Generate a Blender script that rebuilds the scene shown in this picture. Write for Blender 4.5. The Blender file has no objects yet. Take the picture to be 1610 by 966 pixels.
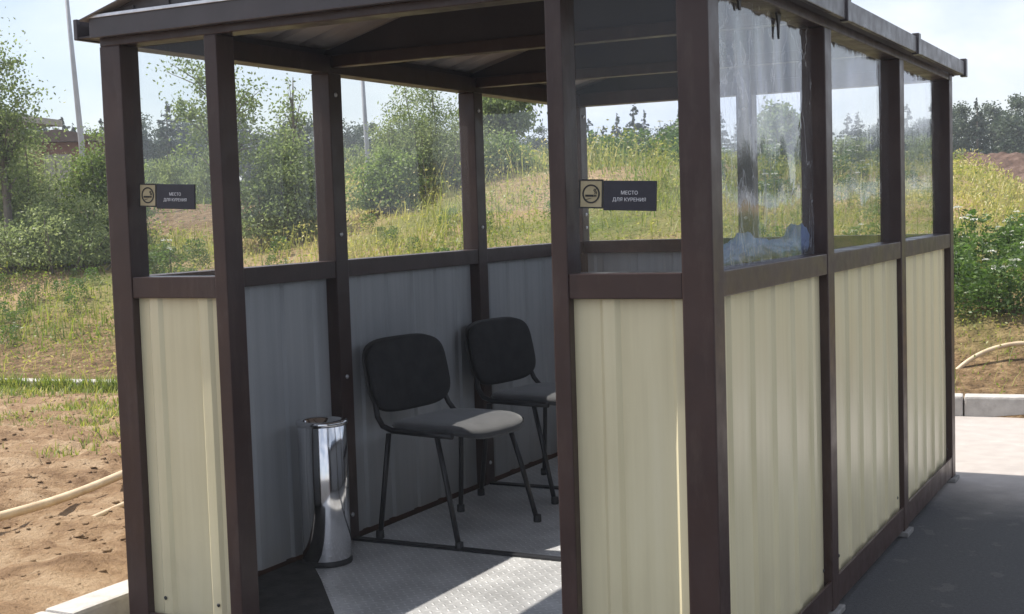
import bpy, bmesh, math, random
import numpy as np
from mathutils import Vector, Matrix
random.seed(7)
rng = np.random.default_rng(11)
scene = bpy.context.scene
COL = scene.collection

# ------------------------------------------------------------------ camera
CX, CY, CZ = 3.087, -3.1435, 1.3605
YAW, PITCH, ROLL, FPX = 0.4842, -0.0704, -0.032, 2088.83
_fw = Vector((-math.sin(YAW)*math.cos(PITCH), math.cos(YAW)*math.cos(PITCH), math.sin(PITCH)))
_r0 = Vector((math.cos(YAW), math.sin(YAW), 0)); _u0 = _r0.cross(_fw)
_rt = _r0*math.cos(ROLL) + _u0*math.sin(ROLL); _up = -_r0*math.sin(ROLL) + _u0*math.cos(ROLL)
cd = bpy.data.cameras.new('camera'); cam = bpy.data.objects.new('camera', cd); COL.objects.link(cam)
cd.sensor_width = 36; cd.sensor_fit = 'HORIZONTAL'; cd.lens = FPX/1610*36
cd.clip_start = 0.05; cd.clip_end = 3000
cam.matrix_world = Matrix(((_rt.x, _up.x, -_fw.x, CX), (_rt.y, _up.y, -_fw.y, CY), (_rt.z, _up.z, -_fw.z, CZ), (0, 0, 0, 1)))
scene.camera = cam

def G(px, py, D):
    """point at horizontal distance D from the viewpoint in the direction of a photo pixel"""
    r = _fw + _rt*((px-805)/FPX) - _up*((py-483)/FPX)
    h = math.hypot(r.x, r.y)
    return Vector((CX + D*r.x/h, CY + D*r.y/h, CZ + D*r.z/h))

# ------------------------------------------------------------------ world, sun, exposure
SUN = Vector((0.655, 0.062, -1.0)).normalized()          # the way the light travels
EL = math.asin(-SUN.z); AZ = math.atan2(-SUN.x, -SUN.y)
w = bpy.data.worlds.new('World'); scene.world = w; w.use_nodes = True
nt = w.node_tree; N = nt.nodes; L = nt.links
for n in list(N): N.remove(n)
out = N.new('ShaderNodeOutputWorld'); bg = N.new('ShaderNodeBackground'); L.new(bg.outputs[0], out.inputs[0])
sky = N.new('ShaderNodeTexSky'); sky.sky_type = 'NISHITA'; sky.sun_disc = False
sky.sun_elevation = EL; sky.sun_rotation = AZ; sky.air_density = 1.1; sky.dust_density = .6; sky.ozone_density = 1.2
tc = N.new('ShaderNodeTexCoord'); mp = N.new('ShaderNodeMapping'); mp.inputs['Scale'].default_value = (1.0, 1.0, 2.6)
mp.inputs['Location'].default_value = (0.35, 0.2, 0.15)
L.new(tc.outputs['Generated'], mp.inputs[0])
no = N.new('ShaderNodeTexNoise'); no.inputs['Scale'].default_value = 3.2; no.inputs['Detail'].default_value = 7; no.inputs['Roughness'].default_value = .55
no.inputs['Distortion'].default_value = .5
L.new(mp.outputs[0], no.inputs['Vector'])
cr = N.new('ShaderNodeValToRGB'); cr.color_ramp.elements[0].position = .43; cr.color_ramp.elements[1].position = .63
cr.color_ramp.elements[0].color = (.42,)*3+(1,); cr.color_ramp.elements[1].color = (1,)*3+(1,)
L.new(no.outputs[0], cr.inputs[0])
n2 = N.new('ShaderNodeTexNoise'); n2.inputs['Scale'].default_value = 5.5; n2.inputs['Detail'].default_value = 6; L.new(mp.outputs[0], n2.inputs['Vector'])
cc = N.new('ShaderNodeValToRGB'); cc.color_ramp.elements[0].position = .35; cc.color_ramp.elements[1].position = .68
cc.color_ramp.elements[0].color = (6.5, 7.3, 9.0, 1); cc.color_ramp.elements[1].color = (9.8, 9.9, 10.4, 1)
L.new(n2.outputs[0], cc.inputs[0])
mx = N.new('ShaderNodeMixRGB'); L.new(cr.outputs[0], mx.inputs[0]); L.new(sky.outputs[0], mx.inputs[1]); L.new(cc.outputs[0], mx.inputs[2])
L.new(mx.outputs[0], bg.inputs['Color']); bg.inputs['Strength'].default_value = 0.083
sl = bpy.data.lights.new('sun', 'SUN'); sl.energy = 4.9; sl.angle = math.radians(.55); sl.color = (1, .94, .85)
so = bpy.data.objects.new('sun', sl); COL.objects.link(so); so.rotation_euler = SUN.to_track_quat('-Z', 'Y').to_euler(); so.location = (-6, -2, 9)
vs = scene.view_settings; vs.view_transform = 'Standard'; vs.look = 'None'; vs.gamma = 1; vs.exposure = 0.68; vs.use_curve_mapping = False
scene.cycles.max_bounces = 10; scene.cycles.transparent_max_bounces = 24; scene.cycles.glossy_bounces = 4
scene.cycles.caustics_reflective = False; scene.cycles.caustics_refractive = False

# ------------------------------------------------------------------ object helpers
def obj(name, me, parent=None, mat=None):
    o = bpy.data.objects.new(name, me); COL.objects.link(o)
    if mat is not None:
        for m_ in (mat if isinstance(mat, (list, tuple)) else [mat]): me.materials.append(m_)
    if parent: o.parent = parent
    return o
def tag(o, label=None, cat=None, group=None, kind=None):
    if label: o['label'] = label
    if cat: o['category'] = cat
    if group: o['group'] = group
    if kind: o['kind'] = kind
    return o
def empty(name, loc=(0, 0, 0), rz=0):
    o = bpy.data.objects.new(name, None); COL.objects.link(o); o.location = loc; o.rotation_euler = (0, 0, rz); o.empty_display_size = .2
    return o
def dup(root, loc, rz=0, sc=(1, 1, 1), label=None, group=None):
    r = root.copy(); COL.objects.link(r); r.location = loc; r.rotation_euler = (0, 0, rz); r.scale = sc
    if label: r['label'] = label
    if group: r['group'] = group
    for ch in [c for c in bpy.data.objects if c.parent == root]:
        c = ch.copy(); COL.objects.link(c); c.parent = r
        for g in [q for q in bpy.data.objects if q.parent == ch]:
            d = g.copy(); COL.objects.link(d); d.parent = c
    return r
class MB:
    """collects shapes into one mesh"""
    def __init__(s): s.bm = bmesh.new(); s.mi = 0
    def box(s, x0, x1, y0, y1, z0, z1, bev=.003, M=None):
        b = bmesh.new(); r = bmesh.ops.create_cube(b, size=1)
        for v in b.verts: v.co = Vector(((x0+x1)/2 + v.co.x*(x1-x0), (y0+y1)/2 + v.co.y*(y1-y0), (z0+z1)/2 + v.co.z*(z1-z0)))
        if bev: bmesh.ops.bevel(b, geom=b.edges[:], offset=bev, segments=2, affect='EDGES', profile=.6)
        if M is not None: bmesh.ops.transform(b, matrix=M, verts=b.verts[:])
        s._add(b); return s
    def _add(s, b, smooth=False):
        b.verts.index_update(); vs_ = [s.bm.verts.new(v.co) for v in b.verts]
        for f in b.faces:
            try:
                nf = s.bm.faces.new([vs_[v.index] for v in f.verts]); nf.material_index = s.mi; nf.smooth = smooth or f.smooth
            except ValueError: pass
        b.free()
    def tube(s, pts, rad, n=10, cap=True, flat=1.0):
        pts = [Vector(p) for p in pts]; k = len(pts)
        rads = rad if isinstance(rad, (list, tuple)) else [rad]*k
        rings = []; prev = None
        for i, p in enumerate(pts):
            t = (pts[min(i+1, k-1)] - pts[max(i-1, 0)]).normalized()
            if prev is None:
                a = Vector((0, 0, 1)) if abs(t.z) < .9 else Vector((1, 0, 0)); u = t.cross(a).normalized()
            else: u = (prev - t*prev.dot(t)).normalized()
            prev = u; v = t.cross(u)
            rings.append([s.bm.verts.new(p + u*math.cos(2*math.pi*j/n)*rads[i] + v*math.sin(2*math.pi*j/n)*rads[i]*flat) for j in range(n)])
        for i in range(k-1):
            for j in range(n):
                f = s.bm.faces.new((rings[i][j], rings[i][(j+1) % n], rings[i+1][(j+1) % n], rings[i+1][j])); f.smooth = True; f.material_index = s.mi
        if cap:
            for rr in (rings[0][::-1], rings[-1]): s.bm.faces.new(rr).material_index = s.mi
        return s
    def lathe(s, prof, c=(0, 0, 0), n=40):
        rings = [[s.bm.verts.new((c[0]+r*math.cos(2*math.pi*j/n), c[1]+r*math.sin(2*math.pi*j/n), c[2]+z)) for j in range(n)] for r, z in prof]
        for i in range(len(rings)-1):
            for j in range(n):
                f = s.bm.faces.new((rings[i][j], rings[i][(j+1) % n], rings[i+1][(j+1) % n], rings[i+1][j])); f.smooth = True; f.material_index = s.mi
        return s
    def prism(s, poly, axis, a, b):
        """poly of (u,v) extruded along axis from a to b. axis x: (y,z); y: (x,z); z: (x,y)"""
        def P(u, v, t): return {'x': (t, u, v), 'y': (u, t, v), 'z': (u, v, t)}[axis]
        A = [s.bm.verts.new(P(u, v, a)) for u, v in poly]; B = [s.bm.verts.new(P(u, v, b)) for u, v in poly]
        n = len(poly)
        fs = [s.bm.faces.new(A), s.bm.faces.new(B[::-1])] + [s.bm.faces.new((A[i], B[i], B[(i+1) % n], A[(i+1) % n])) for i in range(n)]
        for f in fs: f.material_index = s.mi
        return s
    def grid(s, fn, nu, nv, smooth=True, closed_u=False):
        vv = [[s.bm.verts.new(fn(i/(nu if closed_u else nu-1), j/(nv-1))) for j in range(nv)] for i in range(nu)]
        for i in range(nu if closed_u else nu-1):
            for j in range(nv-1):
                i2 = (i+1) % nu
                f = s.bm.faces.new((vv[i][j], vv[i2][j], vv[i2][j+1], vv[i][j+1])); f.smooth = smooth; f.material_index = s.mi
        return s
    def build(s, name, mat, parent=None):
        bmesh.ops.recalc_face_normals(s.bm, faces=s.bm.faces[:])
        me = bpy.data.meshes.new(name); s.bm.to_mesh(me); s.bm.free()
        return obj(name, me, parent, mat)
def np_mesh(name, V, F, mat, parent=None, tint=None, smooth=False):
    V = np.asarray(V, np.float32); F = np.asarray(F, np.int32); k = F.shape[1]
    me = bpy.data.meshes.new(name)
    me.vertices.add(len(V)); me.vertices.foreach_set('co', V.ravel())
    me.loops.add(F.size); me.loops.foreach_set('vertex_index', F.ravel())
    me.polygons.add(len(F)); me.polygons.foreach_set('loop_start', np.arange(0, F.size, k, dtype=np.int32))
    me.polygons.foreach_set('loop_total', np.full(len(F), k, np.int32))
    if smooth: me.polygons.foreach_set('use_smooth', np.ones(len(F), bool))
    me.update(calc_edges=True)
    if tint is not None:
        a = me.attributes.new('tint', 'FLOAT', 'FACE'); a.data.foreach_set('value', np.asarray(tint, np.float32))
    return obj(name, me, parent, mat)

# numpy value noise
_lat = np.random.default_rng(3).random((256, 256))
def vnoise(x, y):
    xi = np.floor(x).astype(int); yi = np.floor(y).astype(int); fx = x-xi; fy = y-yi
    fx = fx*fx*(3-2*fx); fy = fy*fy*(3-2*fy)
    g = lambda a, b: _lat[a & 255, b & 255]
    return (g(xi, yi)*(1-fx)+g(xi+1, yi)*fx)*(1-fy) + (g(xi, yi+1)*(1-fx)+g(xi+1, yi+1)*fx)*fy
def fbm(x, y, o=4):
    s = 0; a = .5
    for i in range(o): s = s + a*(vnoise(x*2**i+17.3*i, y*2**i+5.1*i)-.5); a *= .5
    return s
def ss(a, b, t): t = np.clip((t-a)/(b-a), 0, 1); return t*t*(3-2*t)

# ------------------------------------------------------------------ materials
def newmat(name):
    m = bpy.data.materials.new(name); m.use_nodes = True; nt = m.node_tree
    return m, nt, nt.nodes, nt.links, nt.nodes['Principled BSDF']
def ramp(N, stops):
    r = N.new('ShaderNodeValToRGB'); e = r.color_ramp.elements
    while len(e) < len(stops): e.new(.5)
    for el, (p, c) in zip(e, stops): el.position = p; el.color = tuple(c)+(1,)
    return r
def noise(N, L, scale, detail=5, vec=None, sc=None, rough=.55, dist=0):
    n = N.new('ShaderNodeTexNoise'); n.inputs['Scale'].default_value = scale; n.inputs['Detail'].default_value = detail; n.inputs['Roughness'].default_value = rough
    n.inputs['Distortion'].default_value = dist
    if vec is None: vec = N.new('ShaderNodeTexCoord').outputs['Object']
    if sc:
        mp = N.new('ShaderNodeMapping'); mp.inputs['Scale'].default_value = sc; L.new(vec, mp.inputs[0]); vec = mp.outputs[0]
    L.new(vec, n.inputs['Vector']); return n
def bump(N, L, b, src, strength, dist=.01):
    bp = N.new('ShaderNodeBump'); bp.inputs['Strength'].default_value = strength; bp.inputs['Distance'].default_value = dist
    L.new(src, bp.inputs['Height']); L.new(bp.outputs[0], b.inputs['Normal']); return bp
def simple(name, stops, scale=6, rough=.5, metal=0, bmp=0, sc=None, rvar=None, bscale=None, spec=.4):
    m, nt, N, L, b = newmat(name)
    n = noise(N, L, scale, sc=sc); r = ramp(N, stops); L.new(n.outputs[0], r.inputs[0]); L.new(r.outputs[0], b.inputs['Base Color'])
    b.inputs['Roughness'].default_value = rough; b.inputs['Metallic'].default_value = metal; b.inputs['Specular IOR Level'].default_value = spec
    if rvar:
        q = noise(N, L, scale*2.3, sc=sc); mr = N.new('ShaderNodeMapRange'); mr.inputs[3].default_value = rvar[0]; mr.inputs[4].default_value = rvar[1]
        mr.inputs[1].default_value = .3; mr.inputs[2].default_value = .7
        L.new(q.outputs[0], mr.inputs[0]); L.new(mr.outputs[0], b.inputs['Roughness'])
    if bmp:
        q = noise(N, L, bscale or scale*4, sc=sc); bump(N, L, b, q.outputs[0], bmp)
    return m
M = {}
M['brown'] = simple('brown_painted_steel', [(.3, (.031, .0155, .0135)), (.7, (.048, .0255, .0215))], 5, .4, rvar=(.3, .5), bmp=.04, bscale=60)
nt = M['brown'].node_tree; N = nt.nodes; L = nt.links; b = N['Principled BSDF']; src = b.inputs['Base Color'].links[0].from_socket
P_ = N.new('ShaderNodeNewGeometry').outputs['Position']; nd = noise(N, L, 1, 7, vec=P_, sc=(14, 14, 3.2), rough=.7); nr = ramp(N, [(.52, (0, 0, 0)), (.72, (.14, .14, .14))]); L.new(nd.outputs[0], nr.inputs[0])
dm = N.new('ShaderNodeMixRGB'); dm.inputs[2].default_value = (.20, .16, .13, 1); L.new(nr.outputs[0], dm.inputs[0]); L.new(src, dm.inputs[1]); L.new(dm.outputs[0], b.inputs['Base Color'])
M['fascia'] = simple('grey_brown_folded_sheet', [(.3, (.052, .044, .047)), (.7, (.075, .064, .066))], 7, .36, rvar=(.26, .45))
M['ceiling'] = simple('dark_ceiling_sheet', [(.3, (.030, .024, .027)), (.7, (.045, .036, .038))], 5, .6)
M['primer'] = simple('pale_primed_sheet_underside', [(.3, (.42, .37, .34)), (.7, (.52, .47, .43))], 9, .6)
M['roof'] = simple('dark_brown_roof_sheet', [(.3, (.045, .040, .043)), (.7, (.07, .06, .062))], 9, .4, bmp=.03)
def sheet(name, c0, c1, c2, rough):
    m, nt, N, L, b = newmat(name)
    n = noise(N, L, 1.0, 7, sc=(26, 26, .9), rough=.6); n2 = noise(N, L, 3.5, 6, sc=(1, 1, .5))
    r = ramp(N, [(.25, c0), (.5, c1), (.8, c2)]); mm = N.new('ShaderNodeMath'); mm.operation = 'MULTIPLY_ADD'; mm.inputs[1].default_value = .45
    L.new(n2.outputs[0], mm.inputs[0]); sb = N.new('ShaderNodeMath'); sb.operation = 'MULTIPLY'; sb.inputs[1].default_value = .55; L.new(n.outputs[0], sb.inputs[0])
    L.new(sb.outputs[0], mm.inputs[2]); L.new(mm.outputs[0], r.inputs[0])
    # splash dirt along the foot of the sheet
    g = N.new('ShaderNodeNewGeometry'); sx = N.new('ShaderNodeSeparateXYZ'); L.new(g.outputs['Position'], sx.inputs[0])
    d = noise(N, L, 9, 5); mr = N.new('ShaderNodeMapRange'); mr.inputs[1].default_value = .12; mr.inputs[2].default_value = .42; mr.inputs[3].default_value = .55; mr.inputs[4].default_value = 0
    L.new(sx.outputs[2], mr.inputs[0]); mu = N.new('ShaderNodeMath'); mu.operation = 'MULTIPLY'; L.new(mr.outputs[0], mu.inputs[0]); L.new(d.outputs[0], mu.inputs[1])
    mix = N.new('ShaderNodeMixRGB'); mix.inputs[2].default_value = (.33, .28, .2, 1); L.new(mu.outputs[0], mix.inputs[0]); L.new(r.outputs[0], mix.inputs[1])
    L.new(mix.outputs[0], b.inputs['Base Color']); b.inputs['Roughness'].default_value = rough
    w_ = noise(N, L, 1.0, 2, sc=(3.5, 3.5, 1.2)); bump(N, L, b, w_.outputs[0], .35, .02)
    return m
M['cream'] = sheet('cream_profiled_sheet', (.58, .51, .315), (.70, .625, .405), (.77, .70, .49), .32)
M['grey_sheet'] = sheet('grey_sheet_reverse', (.28, .295, .31), (.37, .385, .405), (.46, .475, .49), .42)
M['concrete'] = simple('pale_concrete', [(.25, (.33, .31, .29)), (.5, (.42, .40, .375)), (.8, (.5, .48, .45))], 14, .85, bmp=.35, bscale=70)
M['foot'] = simple('dirty_steel_foot', [(.3, (.12, .115, .11)), (.7, (.24, .23, .22))], 16, .8, bmp=.3)
M['black_metal'] = simple('black_tube', [(.3, (.015, .015, .017)), (.7, (.025, .025, .028))], 20, .38)
M['plastic'] = simple('black_plastic', [(.3, (.018, .018, .019)), (.7, (.03, .03, .031))], 20, .5)
M['rubber'] = simple('black_rubber', [(.3, (.022, .021, .02)), (.7, (.05, .046, .043))], 18, .75, bmp=.3, bscale=120)
M['bolt'] = simple('zinc_bolt', [(.3, (.5, .5, .52)), (.7, (.7, .7, .72))], 30, .35, metal=.9)
M['fabric'] = simple('charcoal_fabric', [(.3, (.036, .037, .040)), (.7, (.07, .07, .073))], 14, .95, bmp=.35, bscale=260)  # seat copy of the chair fabric, lighter as if sunlit
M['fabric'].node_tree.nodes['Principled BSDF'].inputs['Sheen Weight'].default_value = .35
M['denim'] = simple('blue_cloth', [(.25, (.09, .16, .36)), (.55, (.19, .28, .50)), (.8, (.36, .45, .64))], 9, .9, bmp=.3, bscale=150)  # blue of a reflection in the window film, put on a solid
m, nt, N, L, b = newmat('mirror_chrome'); b.inputs['Metallic'].default_value = 1; b.inputs['Base Color'].default_value = (.72, .72, .73, 1)
q = noise(N, L, 7, 3, sc=(1, 1, 2)); mr = N.new('ShaderNodeMapRange'); mr.inputs[3].default_value = .06; mr.inputs[4].default_value = .16; L.new(q.outputs[0], mr.inputs[0]); L.new(mr.outputs[0], b.inputs['Roughness'])
bump(N, L, b, noise(N, L, 5, 2, sc=(1, 1, .6)).outputs[0], .1, .02); M['chrome'] = m
M['hose'] = simple('tan_hose', [(.3, (.48, .36, .23)), (.7, (.62, .5, .34))], 12, .55)
M['pole'] = simple('galvanised_pole', [(.3, (.30, .31, .33)), (.7, (.42, .43, .45))], 4, .5, metal=.3)
M['sign_dark'] = simple('navy_sign_face', [(.3, (.013, .014, .026)), (.7, (.02, .021, .035))], 30, .35)
M['sign_tan'] = simple('tan_sign_face', [(.3, (.36, .30, .17)), (.7, (.45, .38, .23))], 30, .4)
M['sign_black'] = simple('black_sign_ink', [(.3, (.012, .012, .012)), (.7, (.02, .02, .02))], 30, .5)
M['sign_white'] = simple('white_sign_ink', [(.3, (.66, .66, .68)), (.7, (.76, .76, .78))], 30, .5)
M['brick'] = simple('red_brown_house_wall', [(.3, (.16, .075, .05)), (.7, (.24, .12, .085))], 3, .8, bmp=.3)
M['wood_grey'] = simple('weathered_eave_board', [(.3, (.24, .22, .2)), (.7, (.36, .33, .3))], 5, .7)
M['house_roof'] = simple('brown_house_roof', [(.3, (.09, .06, .05)), (.7, (.14, .1, .085))], 3, .7)
M['pane'] = simple('dark_house_pane', [(.3, (.02, .025, .03)), (.7, (.04, .045, .05))], 3, .08)
M['bark'] = simple('grey_brown_bark', [(.3, (.09, .075, .06)), (.7, (.2, .18, .155))], 8, .9, bmp=.5, sc=(3, 3, .7))
M['birch_bark'] = simple('white_birch_bark', [(.36, (.06, .055, .05)), (.46, (.5, .48, .44)), (.8, (.62, .6, .56))], 5, .8, sc=(1, 1, 5))

# asphalt, painted dark for the shelter's shade and sunlit-pale towards the far kerb
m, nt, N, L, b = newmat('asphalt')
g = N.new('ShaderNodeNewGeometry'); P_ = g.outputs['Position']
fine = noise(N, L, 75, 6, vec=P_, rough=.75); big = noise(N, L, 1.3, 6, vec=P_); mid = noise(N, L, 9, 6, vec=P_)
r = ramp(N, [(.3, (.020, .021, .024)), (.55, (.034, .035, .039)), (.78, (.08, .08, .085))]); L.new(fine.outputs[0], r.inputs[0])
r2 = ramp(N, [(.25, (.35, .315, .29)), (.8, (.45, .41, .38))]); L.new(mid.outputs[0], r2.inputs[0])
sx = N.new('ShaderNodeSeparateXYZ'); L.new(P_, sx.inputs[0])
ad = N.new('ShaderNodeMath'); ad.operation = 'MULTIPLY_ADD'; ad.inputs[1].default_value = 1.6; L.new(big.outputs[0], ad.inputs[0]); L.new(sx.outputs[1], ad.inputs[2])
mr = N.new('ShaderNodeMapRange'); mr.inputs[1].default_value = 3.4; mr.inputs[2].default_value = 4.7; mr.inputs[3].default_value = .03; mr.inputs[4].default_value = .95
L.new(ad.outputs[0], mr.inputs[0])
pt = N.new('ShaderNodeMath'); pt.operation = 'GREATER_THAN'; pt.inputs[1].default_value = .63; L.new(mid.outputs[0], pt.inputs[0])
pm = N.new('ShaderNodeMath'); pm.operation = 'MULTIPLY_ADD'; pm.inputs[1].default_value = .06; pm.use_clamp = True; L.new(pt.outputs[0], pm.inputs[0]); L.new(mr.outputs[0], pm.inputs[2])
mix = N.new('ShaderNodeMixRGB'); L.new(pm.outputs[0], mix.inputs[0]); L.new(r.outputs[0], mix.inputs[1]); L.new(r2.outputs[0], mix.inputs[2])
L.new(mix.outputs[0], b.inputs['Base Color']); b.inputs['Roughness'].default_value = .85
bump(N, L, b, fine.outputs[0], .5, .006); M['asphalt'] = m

# soil
def soilmat(name, dark, midc, light):
    m, nt, N, L, b = newmat(name); P_ = N.new('ShaderNodeNewGeometry').outputs['Position']
    n1 = noise(N, L, 3.2, 8, vec=P_, rough=.68, dist=.6); r = ramp(N, [(.33, dark), (.5, midc), (.68, light)]); L.new(n1.outputs[0], r.inputs[0])
    L.new(r.outputs[0], b.inputs['Base Color']); b.inputs['Roughness'].default_value = .95; b.inputs['Specular IOR Level'].default_value = .15
    n2 = noise(N, L, 38, 6, vec=P_, rough=.7); bump(N, L, b, n2.outputs[0], 1.0, .05); return m
M['soil'] = soilmat('tan_soil', (.20, .12, .066), (.38, .25, .145), (.54, .395, .255))
M['heap'] = soilmat('red_brown_spoil', (.07, .045, .035), (.15, .095, .072), (.26, .18, .145))
m, nt, N, L, b = newmat('meadow_ground'); P_ = N.new('ShaderNodeNewGeometry').outputs['Position']
n1 = noise(N, L, .45, 7, vec=P_, rough=.65); r = ramp(N, [(.34, (.10, .125, .035)), (.48, (.2, .18, .07)), (.56, (.28, .20, .11)), (.7, (.36, .25, .15))]); L.new(n1.outputs[0], r.inputs[0])
sx = N.new('ShaderNodeSeparateXYZ'); L.new(P_, sx.inputs[0])
kx = N.new('ShaderNodeMath'); kx.operation = 'MULTIPLY_ADD'; kx.inputs[1].default_value = -.131; L.new(sx.outputs[0], kx.inputs[0]); L.new(sx.outputs[1], kx.inputs[2])
nz = noise(N, L, 1.6, 6, vec=P_); kz = N.new('ShaderNodeMath'); kz.operation = 'MULTIPLY_ADD'; kz.inputs[1].default_value = -2.4; L.new(nz.outputs[0], kz.inputs[0]); L.new(kx.outputs[0], kz.inputs[2])
km = N.new('ShaderNodeMapRange'); km.inputs[1].default_value = 5.3; km.inputs[2].default_value = 6.5; L.new(kz.outputs[0], km.inputs[0])
nb = noise(N, L, 9, 9, vec=P_, rough=.75); rb = ramp(N, [(.34, (.06, .04, .022)), (.5, (.15, .098, .052)), (.62, (.26, .18, .10)), (.72, (.17, .16, .06))]); L.new(nb.outputs[0], rb.inputs[0])
bpc = G(262, 350, 22); vd = N.new('ShaderNodeVectorMath'); vd.operation = 'DISTANCE'; L.new(P_, vd.inputs[0]); vd.inputs[1].default_value = (bpc.x, bpc.y, 1.3)
bm_ = N.new('ShaderNodeMath'); bm_.operation = 'MULTIPLY_ADD'; bm_.inputs[1].default_value = 3.0; L.new(nz.outputs[0], bm_.inputs[0]); L.new(vd.outputs['Value'], bm_.inputs[2])
br = N.new('ShaderNodeMapRange'); br.inputs[1].default_value = 4.4; br.inputs[2].default_value = 5.6; L.new(bm_.outputs[0], br.inputs[0])
kk = N.new('ShaderNodeMath'); kk.operation = 'MULTIPLY'; L.new(km.outputs[0], kk.inputs[0]); L.new(br.outputs[0], kk.inputs[1])
mk = N.new('ShaderNodeMixRGB'); L.new(kk.outputs[0], mk.inputs[0]); L.new(rb.outputs[0], mk.inputs[1]); L.new(r.outputs[0], mk.inputs[2])
L.new(mk.outputs[0], b.inputs['Base Color']); b.inputs['Roughness'].default_value = .95; b.inputs['Specular IOR Level'].default_value = .1
bump(N, L, b, noise(N, L, 14, 6, vec=P_).outputs[0], .9, .08); M['meadow'] = m

def leafmat(name, stops, trans=.35):
    m = bpy.data.materials.new(name); m.use_nodes = True; nt = m.node_tree; N = nt.nodes; L = nt.links
    N.remove(N['Principled BSDF']); out = N['Material Output']
    at = N.new('ShaderNodeAttribute'); at.attribute_name = 'tint'; r = ramp(N, stops); L.new(at.outputs['Fac'], r.inputs[0])
    d = N.new('ShaderNodeBsdfDiffuse'); t = N.new('ShaderNodeBsdfTranslucent'); g = N.new('ShaderNodeBsdfGlossy'); g.inputs['Roughness'].default_value = .5
    hs = N.new('ShaderNodeHueSaturation'); hs.inputs['Value'].default_value = 1.5; hs.inputs['Saturation'].default_value = 1.1; L.new(r.outputs[0], hs.inputs['Color'])
    L.new(r.outputs[0], d.inputs[0]); L.new(hs.outputs[0], t.inputs[0])
    a = N.new('ShaderNodeMixShader'); a.inputs[0].default_value = trans; L.new(d.outputs[0], a.inputs[1]); L.new(t.outputs[0], a.inputs[2])
    b = N.new('ShaderNodeMixShader'); b.inputs[0].default_value = .035; L.new(a.outputs[0], b.inputs[1]); L.new(g.outputs[0], b.inputs[2]); L.new(b.outputs[0], out.inputs[0])
    return m
M['leaf_willow'] = leafmat('grey_green_leaves', [(0, (.10, .135, .055)), (.5, (.185, .23, .095)), (1, (.31, .35, .16))], .5)
M['leaf_birch'] = leafmat('birch_leaves', [(0, (.085, .12, .045)), (.5, (.155, .20, .075)), (1, (.25, .30, .12))], .5)
M['leaf_bright'] = leafmat('bright_green_leaves', [(0, (.08, .125, .035)), (.5, (.15, .205, .06)), (1, (.25, .31, .10))], .47)
M['leaf_dark'] = leafmat('dark_wood_leaves', [(0, (.03, .05, .03)), (.5, (.052, .078, .044)), (1, (.085, .112, .06))], .25)
M['needle'] = leafmat('spruce_needles', [(0, (.02, .036, .024)), (.5, (.036, .055, .034)), (1, (.055, .075, .045))], .12)
M['grass'] = leafmat('meadow_grass', [(0, (.11, .165, .03)), (.35, (.22, .25, .055)), (.65, (.35, .335, .10)), (1, (.50, .42, .20))], .45)
M['weed'] = leafmat('weed_leaves', [(0, (.045, .09, .02)), (.5, (.09, .155, .035)), (1, (.16, .225, .065))], .42)
M['petal'] = leafmat('white_petals', [(0, (.62, .63, .55)), (1, (.8, .8, .74))], .2)
M['petal_y'] = leafmat('yellow_petals', [(0, (.5, .4, .06)), (1, (.62, .52, .12))], .2)

# aluminium tread plate
m, nt, N, L, b = newmat('tread_plate'); P_ = N.new('ShaderNodeNewGeometry').outputs['Position']
def mth(op, a, b_=None, c=None):
    n = N.new('ShaderNodeMath'); n.operation = op
    for i, x in enumerate((a, b_, c)):
        if x is None: continue
        if isinstance(x, (int, float)): n.inputs[i].default_value = x
        else: L.new(x, n.inputs[i])
    return n.outputs[0]
mp = N.new('ShaderNodeMapping'); mp.inputs['Rotation'].default_value = (0, 0, math.radians(45)); mp.inputs['Scale'].default_value = (34, 34, 34); L.new(P_, mp.inputs[0])
sp = N.new('ShaderNodeSeparateXYZ'); L.new(mp.outputs[0], sp.inputs[0])
u, v = sp.outputs[0], sp.outputs[1]
lu = mth('SUBTRACT', mth('FRACT', u), .5); lv = mth('SUBTRACT', mth('FRACT', v), .5)
par = mth('FLOORED_MODULO', mth('ADD', mth('FLOOR', u), mth('FLOOR', v)), 2)
e1 = mth('ADD', mth('POWER', mth('DIVIDE', lu, .5), 2), mth('POWER', mth('DIVIDE', lv, .15), 2))
e2 = mth('ADD', mth('POWER', mth('DIVIDE', lv, .5), 2), mth('POWER', mth('DIVIDE', lu, .15), 2))
e = mth('ADD', mth('MULTIPLY', e1, par), mth('MULTIPLY', e2, mth('SUBTRACT', 1, par)))
hgt = mth('MAXIMUM', mth('SUBTRACT', 1, e), 0)
dn = noise(N, L, 4, 7, vec=P_); dr = ramp(N, [(.3, (.46, .455, .45)), (.55, (.64, .635, .63)), (.75, (.74, .735, .73))]); L.new(dn.outputs[0], dr.inputs[0])
mixd = N.new('ShaderNodeMixRGB'); mixd.blend_type = 'ADD'; mixd.inputs[0].default_value = .22; L.new(dr.outputs[0], mixd.inputs[1]); L.new(hgt, mixd.inputs[2])
L.new(mixd.outputs[0], b.inputs['Base Color']); b.inputs['Metallic'].default_value = .42
mr = N.new('ShaderNodeMapRange'); mr.inputs[3].default_value = .24; mr.inputs[4].default_value = .56; L.new(dn.outputs[0], mr.inputs[0]); L.new(mr.outputs[0], b.inputs['Roughness'])
bump(N, L, b, hgt, .8, .003); M['tread'] = m

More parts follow.
